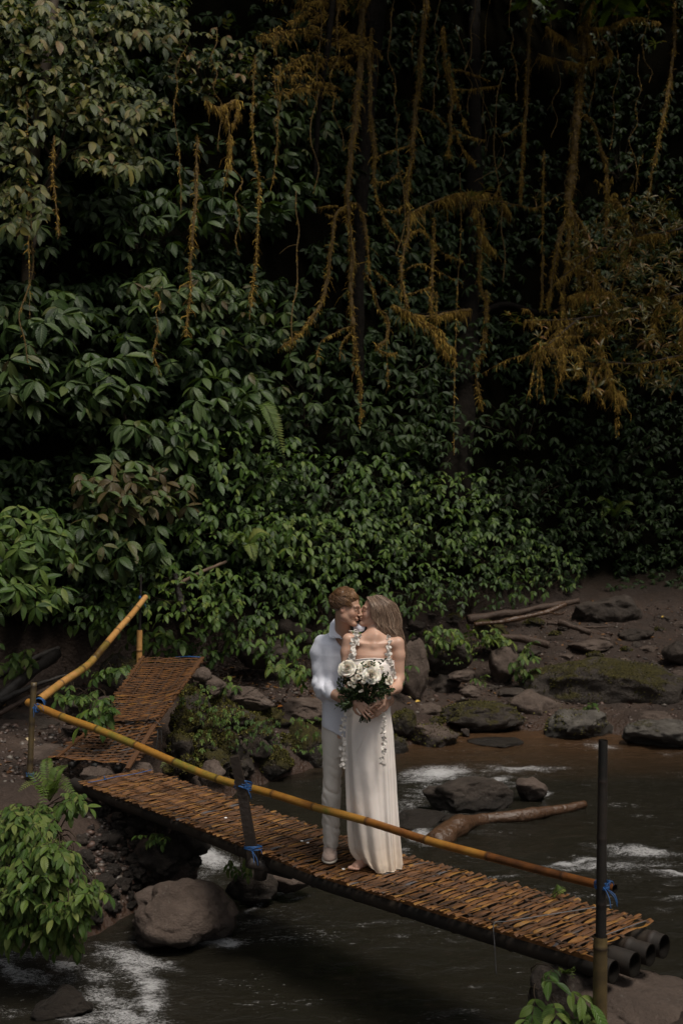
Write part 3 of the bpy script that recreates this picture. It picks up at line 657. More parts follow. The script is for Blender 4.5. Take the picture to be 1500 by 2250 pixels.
# ---------------------------------------------------------------- undergrowth nobody could count, behind the single plants
rng = np.random.RandomState(77)
def mass(name, label, boxes, mat, seed, ns=4):
    rng = np.random.RandomState(seed); Fl = []
    for (x0, x1, y0, y1, n, L, off0, off1, k) in boxes:
        for _ in range(n):
            px, py = rng.uniform(x0, x1), rng.uniform(y0, y1)
            if float(fbm(A(px/120, py/80, 1.5), 3, 1, 21)) < rng.uniform(-.55, .15): continue
            c = wall_pt(px, py, rng.uniform(off0, off1)); l = L*rng.uniform(.7, 1.25)
            Fl.append(whorl(rng, c, unit(A(0, -.5, .8)+rng.normal(0, .35, 3)), rng.randint(4, 8), l, l*k))
    B, Dn, Nn, Ls, Ws, dr, fo = cat(Fl); fl = MB(); leaf_batch(fl, B, Dn, Nn, Ls, Ws, dr, fo, rng.beta(2, 2, len(B)), ns)
    tag(fl.build(name, mat), label, 'undergrowth', kind='stuff')
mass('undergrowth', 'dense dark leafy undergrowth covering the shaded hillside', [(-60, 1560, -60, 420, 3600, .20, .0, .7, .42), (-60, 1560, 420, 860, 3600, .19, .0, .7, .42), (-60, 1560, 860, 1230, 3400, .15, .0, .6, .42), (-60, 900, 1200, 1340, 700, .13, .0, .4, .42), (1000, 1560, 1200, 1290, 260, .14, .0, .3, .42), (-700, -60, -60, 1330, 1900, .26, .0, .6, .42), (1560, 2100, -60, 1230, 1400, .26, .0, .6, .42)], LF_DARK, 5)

# ---------------------------------------------------------------- single shrubs on the hillside: px, py, rx, ry, whorls, leaf m, off, depth span, label
SHRUBS = [
 ('broad', 470, 440, 110, 70, 13, .36, .7, .7, 'shrub with big greyish drooping leaves, left of the upper hanging roots'),
 ('broad', 640, 270, 90, 90, 13, .34, .7, .7, 'shrub with pale grey drooping leaves just left of the thickest hanging root'),
 ('broad', 620, 420, 80, 60, 7, .38, .8, .6, 'shrub with wide umbrella leaves beside the bend of the thickest hanging root'),
 ('broad', 300, 480, 120, 80, 12, .32, .6, .7, 'dark broad-leaved shrub under the small-leaved tree at upper left'),
 ('broad', 90, 470, 110, 90, 9, .30, .5, .6, 'dim broad-leaved shrub at the left edge halfway up the hillside'),
 ('broad', 100, 690, 110, 60, 9, .38, .9, .7, 'dark shrub with very large ribbed leaves on the left edge above the second whorled shrub'),
 ('broad', 90, 820, 120, 70, 9, .38, 1.0, .7, 'shrub with insect-eaten umbrella leaves at the left edge, under the large ribbed one'),
 ('broad', 230, 830, 100, 80, 8, .38, .9, .7, 'dark whorled shrub with dull spotted leaves in the middle of the left hillside'),
 ('broad', 400, 640, 120, 60, 13, .34, .9, .7, 'glossy broad-leaved shrub catching the sky light in the left centre'),
 ('broad', 370, 760, 110, 70, 10, .38, .9, .7, 'shrub with long drooping glossy leaves below the bright glossy one'),
 ('broad', 500, 860, 90, 60, 7, .42, 1.2, .6, 'shrub with the widest fan of ribbed leaves, at the centre left'),
 ('broad', 560, 690, 90, 80, 10, .32, .7, .7, 'grey leaved shrub left of the long thin hanging root'),
 ('broad', 660, 850, 80, 80, 9, .30, .6, .7, 'dim broad-leaved shrub beneath the forked tip of the thickest hanging root'),
 ('broad', 340, 960, 110, 50, 8, .36, 1.1, .6, 'dark broad-leaved shrub just above the tall bright whorled bush'),
 ('bright', 290, 1080, 140, 70, 17, .30, 1.5, .8, 'tall bush with bright ribbed leaves in umbrella whorls above the upper ramp'),
 ('bright', 250, 1190, 140, 60, 13, .30, 1.5, .7, 'lower tier bush of ribbed leaves hanging over the pale handrail'),
 ('fresh', 60, 1180, 110, 70, 16, .27, 2.0, .7, 'fresh green bush with long ribbed leaves at the left edge above the driftwood'),
 ('fresh', 40, 1290, 100, 60, 12, .27, 2.2, .6, 'lowest fresh green bush at the left edge, its leaves pointing down'),
 ('small', 560, 1010, 130, 70, 40, .17, .9, .7, 'small-leaved green bush right of the tall whorled bush'),
 ('small', 700, 1060, 110, 80, 38, .16, .8, .7, 'small-leaved bush under the thin hanging root tip at centre'),
 ('small', 850, 1050, 90, 60, 26, .18, .9, .6, 'light green bush left of the foot of the dark tree trunk'),
 ('small', 460, 930, 90, 50, 20, .18, 1.0, .6, 'yellowish green bush among the dark umbrella leaves'),
 ('small', 520, 1150, 130, 60, 42, .15, 1.0, .7, 'low green bush above the slanting dead stick'),
 ('small', 660, 1180, 120, 60, 40, .15, 1.0, .7, 'fresh green bush above the man, right of the slanting stick'),
 ('small', 800, 1180, 110, 70, 42, .15, 1.0, .7, 'green bush directly above the heads of the couple'),
 ('small', 940, 1170, 110, 70, 40, .15, .9, .7, 'green bush at the foot of the dark trunk'),
 ('small', 1080, 1180, 110, 70, 38, .15, .8, .7, 'shaded green bush to the right of the dark trunk foot'),
 ('small', 1180, 1250, 100, 60, 30, .14, .7, .6, 'shaded low bush at the edge of the bare muddy slope'),
 ('small', 420, 1300, 120, 70, 46, .13, 1.2, .7, 'bush of small bright leaves behind the top end of the upper ramp'),
 ('small', 560, 1310, 110, 70, 44, .13, 1.1, .7, 'bush of small bright leaves behind the shoulder of the man'),
 ('small', 690, 1290, 100, 70, 40, .13, 1.1, .7, 'leafy bush right behind the head of the man'),
 ('small', 900, 1290, 110, 60, 42, .13, 1.0, .7, 'leafy bush behind the long hair of the woman'),
 ('small', 1030, 1290, 110, 50, 34, .13, .8, .6, 'low leafy bush above the dead logs'),
 ('small', 200, 1330, 110, 50, 34, .14, 1.2, .6, 'low bush between the pale handrail and the fresh green bush'),
 ('small', 600, 1400, 90, 45, 26, .13, 1.2, .5, 'low clump of leaves around the dark slab rock left of the man'),
 ('small', 470, 1400, 50, 50, 22, .13, .9, .5, 'leafy clump at the top right corner of the upper ramp'),
 ('dim', 1150, 920, 120, 60, 16, .26, .6, .6, 'dim drooping shrub right of the dark trunk below the mossy branches'),
 ('dim', 1340, 980, 130, 70, 18, .26, .5, .6, 'dim shrub in the shade under the narrow-leaved branches'),
 ('dim', 1150, 1060, 110, 60, 18, .22, .6, .6, 'dark shrub in deep shade right of the trunk foot'),
 ('dim', 1350, 1130, 130, 60, 20, .2, .5, .6, 'dark low shrub above the muddy slope at the right'),
 ('dim', 880, 780, 90, 80, 14, .28, .6, .6, 'dim shrub behind the diagonal mossy twig at centre'),
 ('dim', 900, 930, 90, 60, 14, .28, .7, .6, 'dark shrub between the two dark trunks'),
 ('dim', 1050, 300, 130, 110, 16, .28, .5, .6, 'dim shrub behind the hanging roots high at centre right'),
 ('dim', 1360, 250, 130, 130, 18, .28, .5, .6, 'dim shrub behind the roots in the upper right'),
 ('dim', 880, 480, 90, 110, 14, .28, .5, .6, 'dim shrub behind the pair of long mossy roots'),
 ('dim', 960, 860, 70, 60, 14, .24, 1.2, .5, 'dim climber wrapped round the foot of the thick dark trunk'),
 ('dim', 1020, 560, 60, 90, 12, .24, 1.3, .5, 'dim climber on the middle of the thick dark trunk'),
 ('dim', 985, 960, 70, 60, 14, .22, 1.5, .5, 'dim climber low on the left flank of the thick dark trunk'),
 ('dim', 1030, 760, 60, 70, 12, .22, 1.5, .5, 'dim climber around the fork of the thick dark trunk'),
 ('small', 1000, 1080, 90, 50, 30, .16, 1.1, .6, 'shaded bush in front of the foot of the thick dark trunk'),
 ('dim', 790, 900, 60, 60, 12, .24, 1.0, .5, 'dim shrub hiding the foot of the slim black trunk'),
 ('pale', 450, 130, 90, 80, 24, .19, .9, .6, 'pale leaved bush at the top, right of the small-leaved tree'),
 ('pale', 580, 160, 80, 80, 22, .19, .8, .6, 'grey green bush at the top beneath the mossy tree boughs'),
]
for i, (k, px, py, rx, ry, n, L, off, ds, lb) in enumerate(SHRUBS):
    f_ = {'broad': (2.3, .70), 'bright': (2.3, .70), 'fresh': (2.3, .70), 'dim': (2.2, .78), 'small': (1.6, .85), 'pale': (1.8, .8)}[k]; n = int(n*f_[0]); L *= f_[1]; rng = np.random.RandomState(100+i); pts = ell_pts(rng, px, py, rx, ry, n, off, ds); root = wall_pt(px, py+ry*1.1, .15)
    if k == 'broad': plant(lb, 'broadleaf_shrub', 'shrub', 'whorl', pts, L, LF_BIG, i, root, nl=8, Wk=.40, stems=.6)
    elif k == 'bright': plant(lb, 'broadleaf_shrub', 'shrub', 'whorl', pts, L, LF_BIG, i, root, nl=8, Wk=.42, stems=.6, rbias=.28)
    elif k == 'fresh': plant(lb, 'broadleaf_shrub', 'shrub', 'whorl', pts, L, LF_BRIGHT, i, root, nl=7, Wk=.36, stems=.6)
    elif k == 'small': plant(lb, 'leafy_bush', 'bush', 'sprig', pts, L, LF_MID, i, root, stems=.35, stem_r=.004)
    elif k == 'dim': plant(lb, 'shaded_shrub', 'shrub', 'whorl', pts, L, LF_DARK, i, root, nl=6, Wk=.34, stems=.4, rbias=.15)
    else: plant(lb, 'leafy_bush', 'bush', 'sprig', pts, L, LF_PALE, i, root, stems=.5)

# ---------------------------------------------------------------- trees
def tree(label, name, trunk, tr, limbs, crown, leafkind, L, mat, seed, trunkmat=M_STEM, moss=0):
    rng = np.random.RandomState(seed); o = thing(name, label, 'tree', tuple(trunk[0]))
    mb = MB(); q = smooth_path(trunk, 30); tube(mb, q, np.interp(np.linspace(0, 1, 30), np.linspace(0, 1, len(tr)), tr), 16, rough=.22, seed=seed)
    for l, r in limbs: tube(mb, smooth_path(l, 18), np.linspace(r, r*.3, 18), 8, rough=.3, seed=seed)
    bl(mb.build('trunk', trunkmat, o))
    if crown:
        F_ = []; tw = MB()
        for c in crown:
            l = L*rng.uniform(.75, 1.2)
            if leafkind == 'sprig':
                fr, path = sprig(rng, c, A(rng.normal(0, .8), -.9, rng.normal(-.1, .4)), rng.randint(2, 5), l, l*.42, l*.45); F_.append(fr)
                tube(tw, path, .004, 4, cap=False)
            else: F_.append(whorl(rng, c, unit(A(0, -.25, 1)+rng.normal(0, .4, 3)), rng.randint(7, 12), l, l*.17, el=(.0, 1.15), droop=(.5, 1.5), fold=.35))
        B, Dn, Nn, Ls, Ws, dr, fo = cat(F_); fl = MB(); leaf_batch(fl, B, Dn, Nn, Ls, Ws, dr, fo, rng.beta(2, 2, len(B)), 5)
        bl(fl.build('crown', mat, o))
        if tw.n: bl(tw.build('twigs', M_STEM, o))
    return o
def W(px, py, off=0): return wall_pt(px, py, off)
rng = np.random.RandomState(12)
cr = []
for (px, py, rx, ry, n) in [(60, 60, 110, 60, 44), (200, 60, 110, 60, 44), (330, 40, 90, 50, 34), (130, 170, 150, 70, 56), (250, 240, 130, 60, 50), (60, 260, 80, 80, 26), (240, 350, 90, 35, 26), (30, 360, 50, 90, 16), (50, 450, 60, 60, 14)]:
    cr += ell_pts(rng, px, py, rx, ry, int(n*1.5), 1.4, .8)
limbs = [([W(70, 560, .9), W(120, 360, 1.2), W(180, 180, 1.5), W(250, 60, 1.6)], .03), ([W(90, 420, 1.1), W(160, 330, 1.4), W(260, 330, 1.6), W(320, 380, 1.6)], .02), ([W(180, 180, 1.5), W(230, 250, 1.6), W(300, 290, 1.8)], .015), ([W(120, 360, 1.2), W(50, 220, 1.4), W(20, 60, 1.4)], .02), ([W(200, 130, 1.5), W(320, 60, 1.6), W(400, 20, 1.6)], .02)]
tree('pale yellow-green small-leaved tree spreading over the top left corner', 'leafy_tree', [W(60, 900, .2), W(62, 600, .5), W(70, 400, .9), W(100, 150, 1.0), W(130, -80, 1.0)], [.10, .09, .07, .05], limbs, cr, 'sprig', .17, LF_PALE, 31)
M_DTRUNK = m_simple('dark_mossy_bark', (.007, .0055, .004), .95, .1, 9, .7, .9, .05)
tree('thick dark tree trunk with flared foot right of centre, roots hanging around it', 'dark_tree', [W(985, 1130, .35), W(1000, 1000, .7), W(1015, 850, .9), W(1030, 650, .9), W(1040, 400, .6), W(1040, -100, .4)], [.40, .24, .19, .17, .15, .14],
     [([W(1010, 720, .9), W(1100, 670, 1.2), W(1200, 690, 1.4), W(1300, 640, 1.4)], .09), ([W(1020, 680, .9), W(950, 690, 1.1), W(880, 690, 1.3)], .05)], None, None, 0, None, 41, M_DTRUNK)
tree('slim black tree trunk behind the forked tip of the thickest root', 'dark_tree', [W(790, 960, .3), W(785, 800, .5), W(788, 600, .6), W(800, 300, .5), W(835, -80, .5)], [.11, .11, .13, .17, .22], [], None, None, 0, None, 42, M_DTRUNK)
# narrow-leaved mossy branches at the right
cr = []
for (px, py, rx, ry, n) in [(1400, 480, 90, 50, 34), (1330, 560, 90, 60, 30), (1430, 600, 80, 70, 46), (1400, 700, 110, 60, 56), (1300, 680, 60, 60, 14), (1450, 800, 60, 60, 22), (1320, 800, 90, 50, 14), (1180, 700, 70, 20, 5), (1100, 430, 90, 20, 4), (1190, 760, 50, 20, 3), (1480, 480, 40, 80, 6), (1400, 60, 110, 60, 7), (1290, 870, 40, 20, 2)]:
    cr += ell_pts(rng, px, py, rx, ry, n, 2.6, 1.2)
NB = [[W(1620, 430, 2.5), W(1500, 500, 2.9), W(1400, 520, 3.1), W(1300, 560, 3.2), W(1220, 620, 3.1)], [W(1620, 620, 2.5), W(1480, 650, 3.0), W(1380, 680, 3.2), W(1270, 700, 3.2), W(1150, 705, 3.0)], [W(1620, 760, 2.5), W(1500, 780, 3.0), W(1400, 800, 3.2), W(1310, 800, 3.2), W(1290, 870, 3.2)],
      [W(1400, 520, 3.1), W(1370, 460, 3.2), W(1330, 430, 3.2)], [W(1380, 680, 3.2), W(1330, 640, 3.3), W(1290, 600, 3.3)], [W(1270, 700, 3.2), W(1200, 760, 3.2), W(1170, 780, 3.2)]]
nt_ = tree('narrow-leaved branches with rusty new shoots hung with orange moss at the right', 'narrow_leaved_tree', [W(1640, 1100, 1.8), W(1630, 800, 2.2), W(1620, 500, 2.4), W(1600, -100, 2.2)], [.16, .14, .12, .1], [(b, .035) for b in NB], cr, 'narrow', .24, LF_NARROW, 51)

# ---------------------------------------------------------------- hanging roots and moss
def moss_on(mb, path, r, n, length, rng, hang=.8, width=.006):
    """short ragged moss strands growing from a path"""
    path = np.asarray(path, float); k = rng.uniform(0, len(path)-1, n*2); cl = vnoise(np.stack([k*.55, k*0, k*0+rng.uniform(0, 50)], 1), 3)+.5*vnoise(np.stack([k*1.7, k*0, k*0+7], 1), 4); k = k[np.argsort(-(cl+rng.normal(0, .35, n*2)))[:n]]; i = k.astype(int); i = np.minimum(i, len(path)-2); f = (k-i)[:, None]
    c = path[i]*(1-f)+path[i+1]*f; rr = np.broadcast_to(np.asarray(r, float), (len(path),))[i]
    d = unit(rng.normal(0, 1, (n, 3))); c = c+d*rr[:, None]*.8
    d2 = unit(d*(1-hang)+A(0, 0, -1)*hang*1.5+rng.normal(0, .3, (n, 3))); l = length*rng.gamma(1.1, .8, n)*.8
    s = unit(np.cross(d2, rng.normal(0, 1, (n, 3))))*width*rng.uniform(.5, 1.4, n)[:, None]
    m = c+d2*l[:, None]*.5+rng.normal(0, .2, (n, 3))*l[:, None]; e = m+unit(d2+A(0, 0, -.4))*l[:, None]*.5
    V = np.stack([c-s, c+s, m+s*.8, m-s*.8, e], 1).reshape(-1, 3); b = (np.arange(n)*5)[:, None]
    D = np.repeat(np.stack([np.zeros(n), np.zeros(n), rng.rand(n)], 1), 5, 0)
    mb.add(V, [b+A(0, 1, 2, 3).astype(int), b+A(3, 2, 4).astype(int)], D)
M_ROOT = m_simple('mossy_root', (.085, .055, .020), .85, .2, 30, .6, 1.0, .02)
M_ROOTP = m_simple('pale_root', (.20, .12, .06), .8, .2, 30, .4, .8, .01)
ROOTS = [  # label, off, [ (pixel path, r0 m, r1 m) ... ], moss per metre
 ('thickest mossy hanging root, forking into bare tips high above the couple', 1.7, [([(802, -30), (792, 120), (780, 260), (766, 380), (762, 450), (772, 560), (770, 650), (776, 720)], .062, .045), ([(776, 720), (784, 780), (792, 860), (790, 935)], .02, .006), ([(770, 718), (745, 728), (708, 748), (694, 790)], .012, .005), ([(772, 730), (750, 756), (745, 790)], .012, .005), ([(778, 735), (776, 800)], .01, .004),
    ([(762, 448), (738, 478), (724, 560), (718, 620), (700, 672), (665, 728), (618, 762)], .026, .007), ([(768, 445), (790, 458), (803, 520), (812, 600)], .022, .01), ([(742, 452), (712, 454), (690, 458)], .007, .004), ([(735, 475), (715, 470)], .007, .003)], 150),
 ('curling mossy root that swings in two bends right of the thickest root', 1.8, [([(815, 60), (812, 180), (818, 290), (822, 400)], .03, .028), ([(822, 405), (832, 450), (850, 490), (874, 526)], .014, .006), ([(822, 398), (850, 398), (884, 372)], .008, .004), ([(825, 345), (860, 330), (900, 320)], .008, .004), ([(840, 460), (870, 462), (890, 448)], .008, .004)], 150),
 ('long straight mossy root reaching down to head of the diagonal twig', 1.7, [([(938, -30), (925, 120), (908, 280), (896, 420), (900, 470), (888, 540), (880, 610), (893, 680)], .055, .03), ([(896, 515), (925, 505), (950, 530), (975, 556), (1015, 572)], .014, .006), ([(905, 232), (950, 248), (985, 280), (1010, 290)], .012, .005), ([(895, 590), (925, 580), (960, 596), (1015, 622)], .01, .005), ([(893, 648), (930, 636), (950, 628)], .009, .004)], 160),
 ('short hooked mossy root with side twigs high at centre right', 2.1, [([(970, 60), (978, 130), (990, 190), (988, 280), (984, 345)], .032, .014), ([(985, 125), (992, 170), (1005, 230), (1030, 290)], .02, .01), ([(992, 150), (1030, 160), (1075, 178)], .012, .006), ([(992, 195), (1040, 196), (1100, 186)], .009, .004), ([(995, 280), (1018, 330), (1045, 366)], .018, .01), ([(1000, 288), (1030, 300), (1065, 308)], .008, .004)], 220),
 ('long thin cord root beaded with drops right of the diagonal twig', 2.0, [([(1010, 380), (1012, 520), (1005, 620), (1001, 740), (997, 860), (996, 1000)], .010, .006)], 60),
 ('plain mossy root hanging straight above the twin-leaf twigs', 1.7, [([(1168, -30), (1160, 120), (1152, 260), (1146, 380), (1142, 450)], .04, .018), ([(1146, 270), (1115, 292), (1100, 296)], .01, .005)], 170),
 ('largest root cluster at the right, splitting into a fan of shaggy strands', 2.2, [([(1276, -30), (1280, 100), (1270, 220), (1262, 320), (1252, 420), (1250, 480)], .075, .12), ([(1250, 470), (1228, 520), (1212, 600), (1200, 680)], .05, .012), ([(1250, 470), (1245, 560), (1240, 640), (1235, 700)], .045, .02), ([(1256, 470), (1266, 540), (1270, 590), (1275, 660)], .05, .02), ([(1262, 465), (1285, 520), (1292, 580), (1288, 650)], .05, .02), ([(1268, 240), (1300, 270), (1322, 330), (1334, 420), (1328, 520)], .035, .018), ([(1260, 660), (1255, 720), (1262, 780)], .02, .01)], 260),
 ('curved mossy root at the upper right edge', 2.0, [([(1482, -30), (1478, 120), (1462, 220), (1445, 310), (1430, 400), (1420, 440)], .038, .016)], 200),
 ('thin mossy root halfway along the left hillside', 1.5, [([(432, 300), (428, 440), (420, 560), (418, 640), (410, 740)], .022, .012)], 120),
 ('pair of reddish roots above the centre of the hillside', 1.6, [([(560, 120), (555, 300), (570, 420), (562, 560), (548, 700)], .016, .01), ([(600, 150), (612, 260), (600, 400)], .012, .008)], 100),
 ('slender bare root at the upper left under the small-leaved tree', 1.9, [([(120, 300), (118, 380), (124, 470), (130, 520)], .018, .012), ([(60, 150), (62, 400), (66, 700)], .005, .004)], 60),
 ('drooping mossy root with a hooked tip left of the diagonal twig', 1.9, [([(800, 600), (820, 640), (832, 680), (848, 696), (850, 740), (826, 765), (860, 778), (872, 776)], .022, .008), ([(850, 790), (852, 850)], .01, .006), ([(822, 592), (850, 618), (872, 640)], .01, .005)], 130),
 ('thin mossy root strands in the gap left of the dark trunk', 1.6, [([(952, 480), (950, 580), (946, 700)], .024, .012), ([(960, 640), (957, 700)], .008, .004), ([(1060, 480), (1052, 600), (1060, 660)], .035, .02), ([(1068, 640), (1062, 740), (1045, 820), (1058, 900)], .04, .01)], 220),
 ('slim mossy root between the two right-hand root clusters', 1.8, [([(1195, 330), (1192, 450), (1190, 560)], .014, .01), ([(1192, 560), (1188, 680)], .022, .012)], 140),
]
for i, (lb, off, paths, md) in enumerate(ROOTS):
    rng = np.random.RandomState(300+i); top = W(*paths[0][0][0], off); o = thing('hanging_root', lb, 'hanging root', tuple(top)); mr = MB(); mm = MB()
    for (pp, r0, r1) in paths:
        q = smooth_path([W(a, b, off) for a, b in pp], 12+6*len(pp)); q = q+np.stack([.03*fbm(q*A(1, 1, 1), 3, 2.3, 60+i+k) for k in range(3)], 1)*min(1, r0*30)
        R = np.interp(np.linspace(0, 1, len(q)), [0, 1], [r0, r1])*.62*(1+.35*fbm(q, 2, 5, i)); qf = smooth_path(q, len(q)*4); Rf = np.interp(np.linspace(0, 1, len(qf)), np.linspace(0, 1, len(q)), R); tube(mr, qf, Rf, 10, rough=.6, seed=i, rf=22)
        if r0 > .02:
            for e_ in range(5):
                w0_ = rng.uniform(0, 6); ph_ = np.linspace(0, rng.uniform(3, 9), len(qf)); qq = qf+np.stack([np.cos(ph_+w0_), np.sin(ph_+w0_), ph_*0], 1)*(Rf*rng.uniform(1.1, 2.2))[:, None]+.012*np.stack([fbm(qf, 2, 6, 90+e_+k) for k in range(3)], 1)
                a_ = rng.randint(0, len(qf)//3); b_ = rng.randint(len(qf)//2, len(qf)); tube(mr, qq[a_:b_], rng.uniform(.004, .010), 5, rough=.5, rf=30)
        L_ = np.linalg.norm(np.diff(q, axis=0), axis=1).sum()
        moss_on(mm, q, R*1.25, int(md*3.6*L_*(1 if r0 > .012 else .35)), .040+.5*r0, rng, .60, .0048)
        moss_on(mm, q, R*1.25, int(md*4.5*L_*(1 if r0 > .012 else .2)), .018+.2*r0, rng, .2, .0060)
    bl(mr.build('root', M_ROOT, o)); tag(bl(mm.build('moss', M_MOSS, o)), kind='stuff')
# mossy drapes on the narrow-leaved branches are part of that tree
mm = MB(); rng = np.random.RandomState(5)
for b in NB: moss_on(mm, smooth_path(b, 40), .03, 1500, .08, rng, .92, .006)
for (a, b, ln) in [((1225, 740), (1235, 830), .1), ((1300, 740), (1345, 870), .13), ((1330, 860), (1372, 888), .1), ((1310, 700), (1320, 780), .12), ((1440, 690), (1420, 760), .12), ((1450, 600), (1440, 700), .14), ((1480, 660), (1500, 760), .14), ((1230, 660), (1340, 650), .16), ((1360, 540), (1470, 520), .10), ((1340, 830), (1355, 960), .05), ((1270, 760), (1265, 830), .06)]:
    moss_on(mm, smooth_path([W(*a, 3.1), W((a[0]+b[0])/2+6, (a[1]+b[1])/2-12, 3.2), W(*b, 3.1)], 30), .05, 800, ln, rng, .7, .006)
tag(bl(mm.build('moss', M_MOSS, nt_)), kind='stuff')
tg = MB(); mm = MB(); rng = np.random.RandomState(66)
for k in range(110):
    b = NB[rng.randint(len(NB))]; s0 = smooth_path(b, 20)[rng.randint(2, 19)]; e = s0+A(rng.normal(-.1, .42), rng.normal(0, .25), rng.normal(-.2, .5)); q = smooth_path([s0, (s0+e)/2+A(0, 0, .08), e], 14); tube(tg, q, np.linspace(.010, .004, 14), 5, rough=.5, rf=20); moss_on(mm, q, .008, 300, .055, rng, .8, .005)
bl(tg.build('twigs', M_ROOT, nt_)); tag(bl(mm.build('twig_moss', M_MOSS, nt_)), kind='stuff')
# diagonal mossy twig and the mossy bough mesh at centre right
def twig(label, off, pp, r0, r1, n, ln, seed, extra=()):
    rng = np.random.RandomState(seed); o = thing('mossy_branch', label, 'branch', tuple(W(*pp[0], off))); a = MB(); b = MB()
    for q_ in [pp]+list(extra):
        q = smooth_path([W(x, y, off) for x, y in q_], 30); q = q+np.stack([.02*fbm(q, 3, 3, seed+k) for k in range(3)], 1)
        k = 1 if q_ is pp else .5
        tube(a, q, np.linspace(r0*k, r1*k, len(q)), 7, rough=.3); moss_on(b, q, r0*1.3, int(n*k*1.5), ln*.8, rng, .9, .006)
    bl(a.build('wood', M_ROOT, o)); tag(bl(b.build('moss', M_MOSS, o)), kind='stuff')
twig('diagonal twig with bright yellow moss pointing down to the right at centre', 2.0, [(862, 672), (900, 688), (930, 712), (960, 738), (985, 760), (1003, 802)], .02, .008, 1300, .07, 71, [[(930, 705), (965, 725), (975, 745)], [(955, 745), (975, 770), (985, 785)], [(975, 756), (990, 762), (1000, 775)]])
twig('thin horizontal branch bearing two leaf tufts beside the plain mossy root', 2.2, [(1050, 440), (1090, 443), (1140, 450), (1180, 455), (1230, 425)], .012, .006, 350, .06, 72, [[(1050, 440), (1085, 430), (1100, 400)]])
twig('moss-hung bough in the gloom between the trunks, below the hooked root', 1.6, [(900, 470), (960, 440), (1020, 425), (1090, 430), (1120, 470)], .02, .01, 2600, .16, 73, [[(1040, 450), (1060, 520), (1090, 560)]])
twig('mossy bough arching from the dark trunk towards the left', 1.5, [(1030, 680), (980, 690), (930, 695), (880, 685)], .03, .015, 1400, .12, 74)
twig('looping bare vine hanging high at centre right', 2.3, [(1000, 60), (1045, 180), (1085, 280), (1108, 330), (1090, 370), (1040, 400)], .008, .006, 60, .03, 75)
twig('moss-covered branch tangle in the upper right corner', 2.4, [(1180, 120), (1220, 130), (1280, 140), (1340, 120), (1320, 80)], .03, .012, 2400, .12, 76, [[(1200, 60), (1240, 90), (1280, 130)], [(1270, 60), (1330, 60), (1390, 40), (1450, 50)], [(1300, 0), (1290, 60), (1310, 140)]])
twig('mossy branch sagging in the upper left centre below the pale bush', 1.8, [(450, 220), (480, 235), (520, 225), (515, 280)], .02, .01, 1200, .09, 77, [[(500, 250), (505, 330), (495, 400)]])
# dark conifer-like boughs at the top centre
rng = np.random.RandomState(8); o = thing('mossy_tree', 'mossy tree with fine feathery dark boughs at the top just left of the thickest root', 'tree', tuple(W(690, 400, 1.0))); a = MB(); b = MB()
tube(a, smooth_path([W(690, 420, .8), W(700, 250, 1.4), W(720, 100, 1.8), W(740, -80, 2)], 20), np.linspace(.03, .06, 20), 8, rough=.3)
for k in range(26):
    x0 = 720+rng.uniform(-15, 30); y0 = rng.uniform(-60, 220); L_ = rng.uniform(70, 150)*(-1 if rng.rand() < .72 else .6)
    q = smooth_path([W(x0, y0, 1.6), W(x0+L_*.5, y0+rng.uniform(-25, 5), 2.0), W(x0+L_, y0+rng.uniform(0, 40), 2.3)], 16); tube(a, q, np.linspace(.012, .004, 16), 5)
    moss_on(b, q, .01, 260, .09, rng, .45, .004)
    for m in range(5):
        s = q[rng.randint(4, 15)]; e = s+A(rng.normal(0, .18), rng.normal(-.05, .1), rng.uniform(-.25, .08)); tube(a, smooth_path([s, (s+e)/2+A(0, 0, .03), e], 6), .004, 4); moss_on(b, [s, (s+e)/2, e], .005, 60, .06, rng, .6, .004)
bl(a.build('trunk', M_DTRUNK, o)); bl(b.build('crown', M_MOSS, o))

# ---------------------------------------------------------------- near plants
rng = np.random.RandomState(21); pts = []
for (px, py, rx, ry, n, Yc) in [(60, 1790, 60, 28, 14, 7.1), (60, 1820, 70, 50, 22, 6.9), (90, 1880, 85, 50, 26, 6.7), (60, 1950, 85, 50, 26, 6.6), (120, 1985, 95, 40, 22, 6.6), (190, 1955, 38, 35, 8, 6.7), (60, 2030, 80, 30, 14, 6.7), (160, 1760, 30, 25, 6, 7.3), (130, 2055, 50, 18, 5, 6.75)]:
    pts += [P(px+a*rx, py+b*ry, Yc-.25*(1-a*a-b*b)+rng.uniform(0, .25)) for a, b in rng.uniform(-.95, .95, (int(n*3.6), 2)) if a*a+b*b < 1.2]
plant('large bright green bush in the left foreground cascading over the bank towards the water', 'leafy_bush', 'bush', 'sprig', pts, .080, LF_BRIGHT, 61, P(60, 1900, 7.35), stems=.5, stem_r=.004, ns=7, Wk=.44, shape=.8)
rng = np.random.RandomState(22); pts = [P(x, y, 5.05+rng.uniform(-.12, .12)) for x, y in [(1195, 2155), (1175, 2195), (1215, 2205), (1190, 2238), (1240, 2225), (1260, 2248), (1150, 2240), (1230, 2260), (1270, 2205), (1200, 2270), (1170, 2265), (1340, 2245), (1355, 2262), (1215, 2130), (1255, 2180)]]
plant('small green plant growing at the foot of the near right post', 'leafy_plant', 'plant', 'sprig', pts, .115, LF_BRIGHT, 62, P(1230, 2300, 5.2), stems=.9, stem_r=.003, ns=7, Wk=.42)
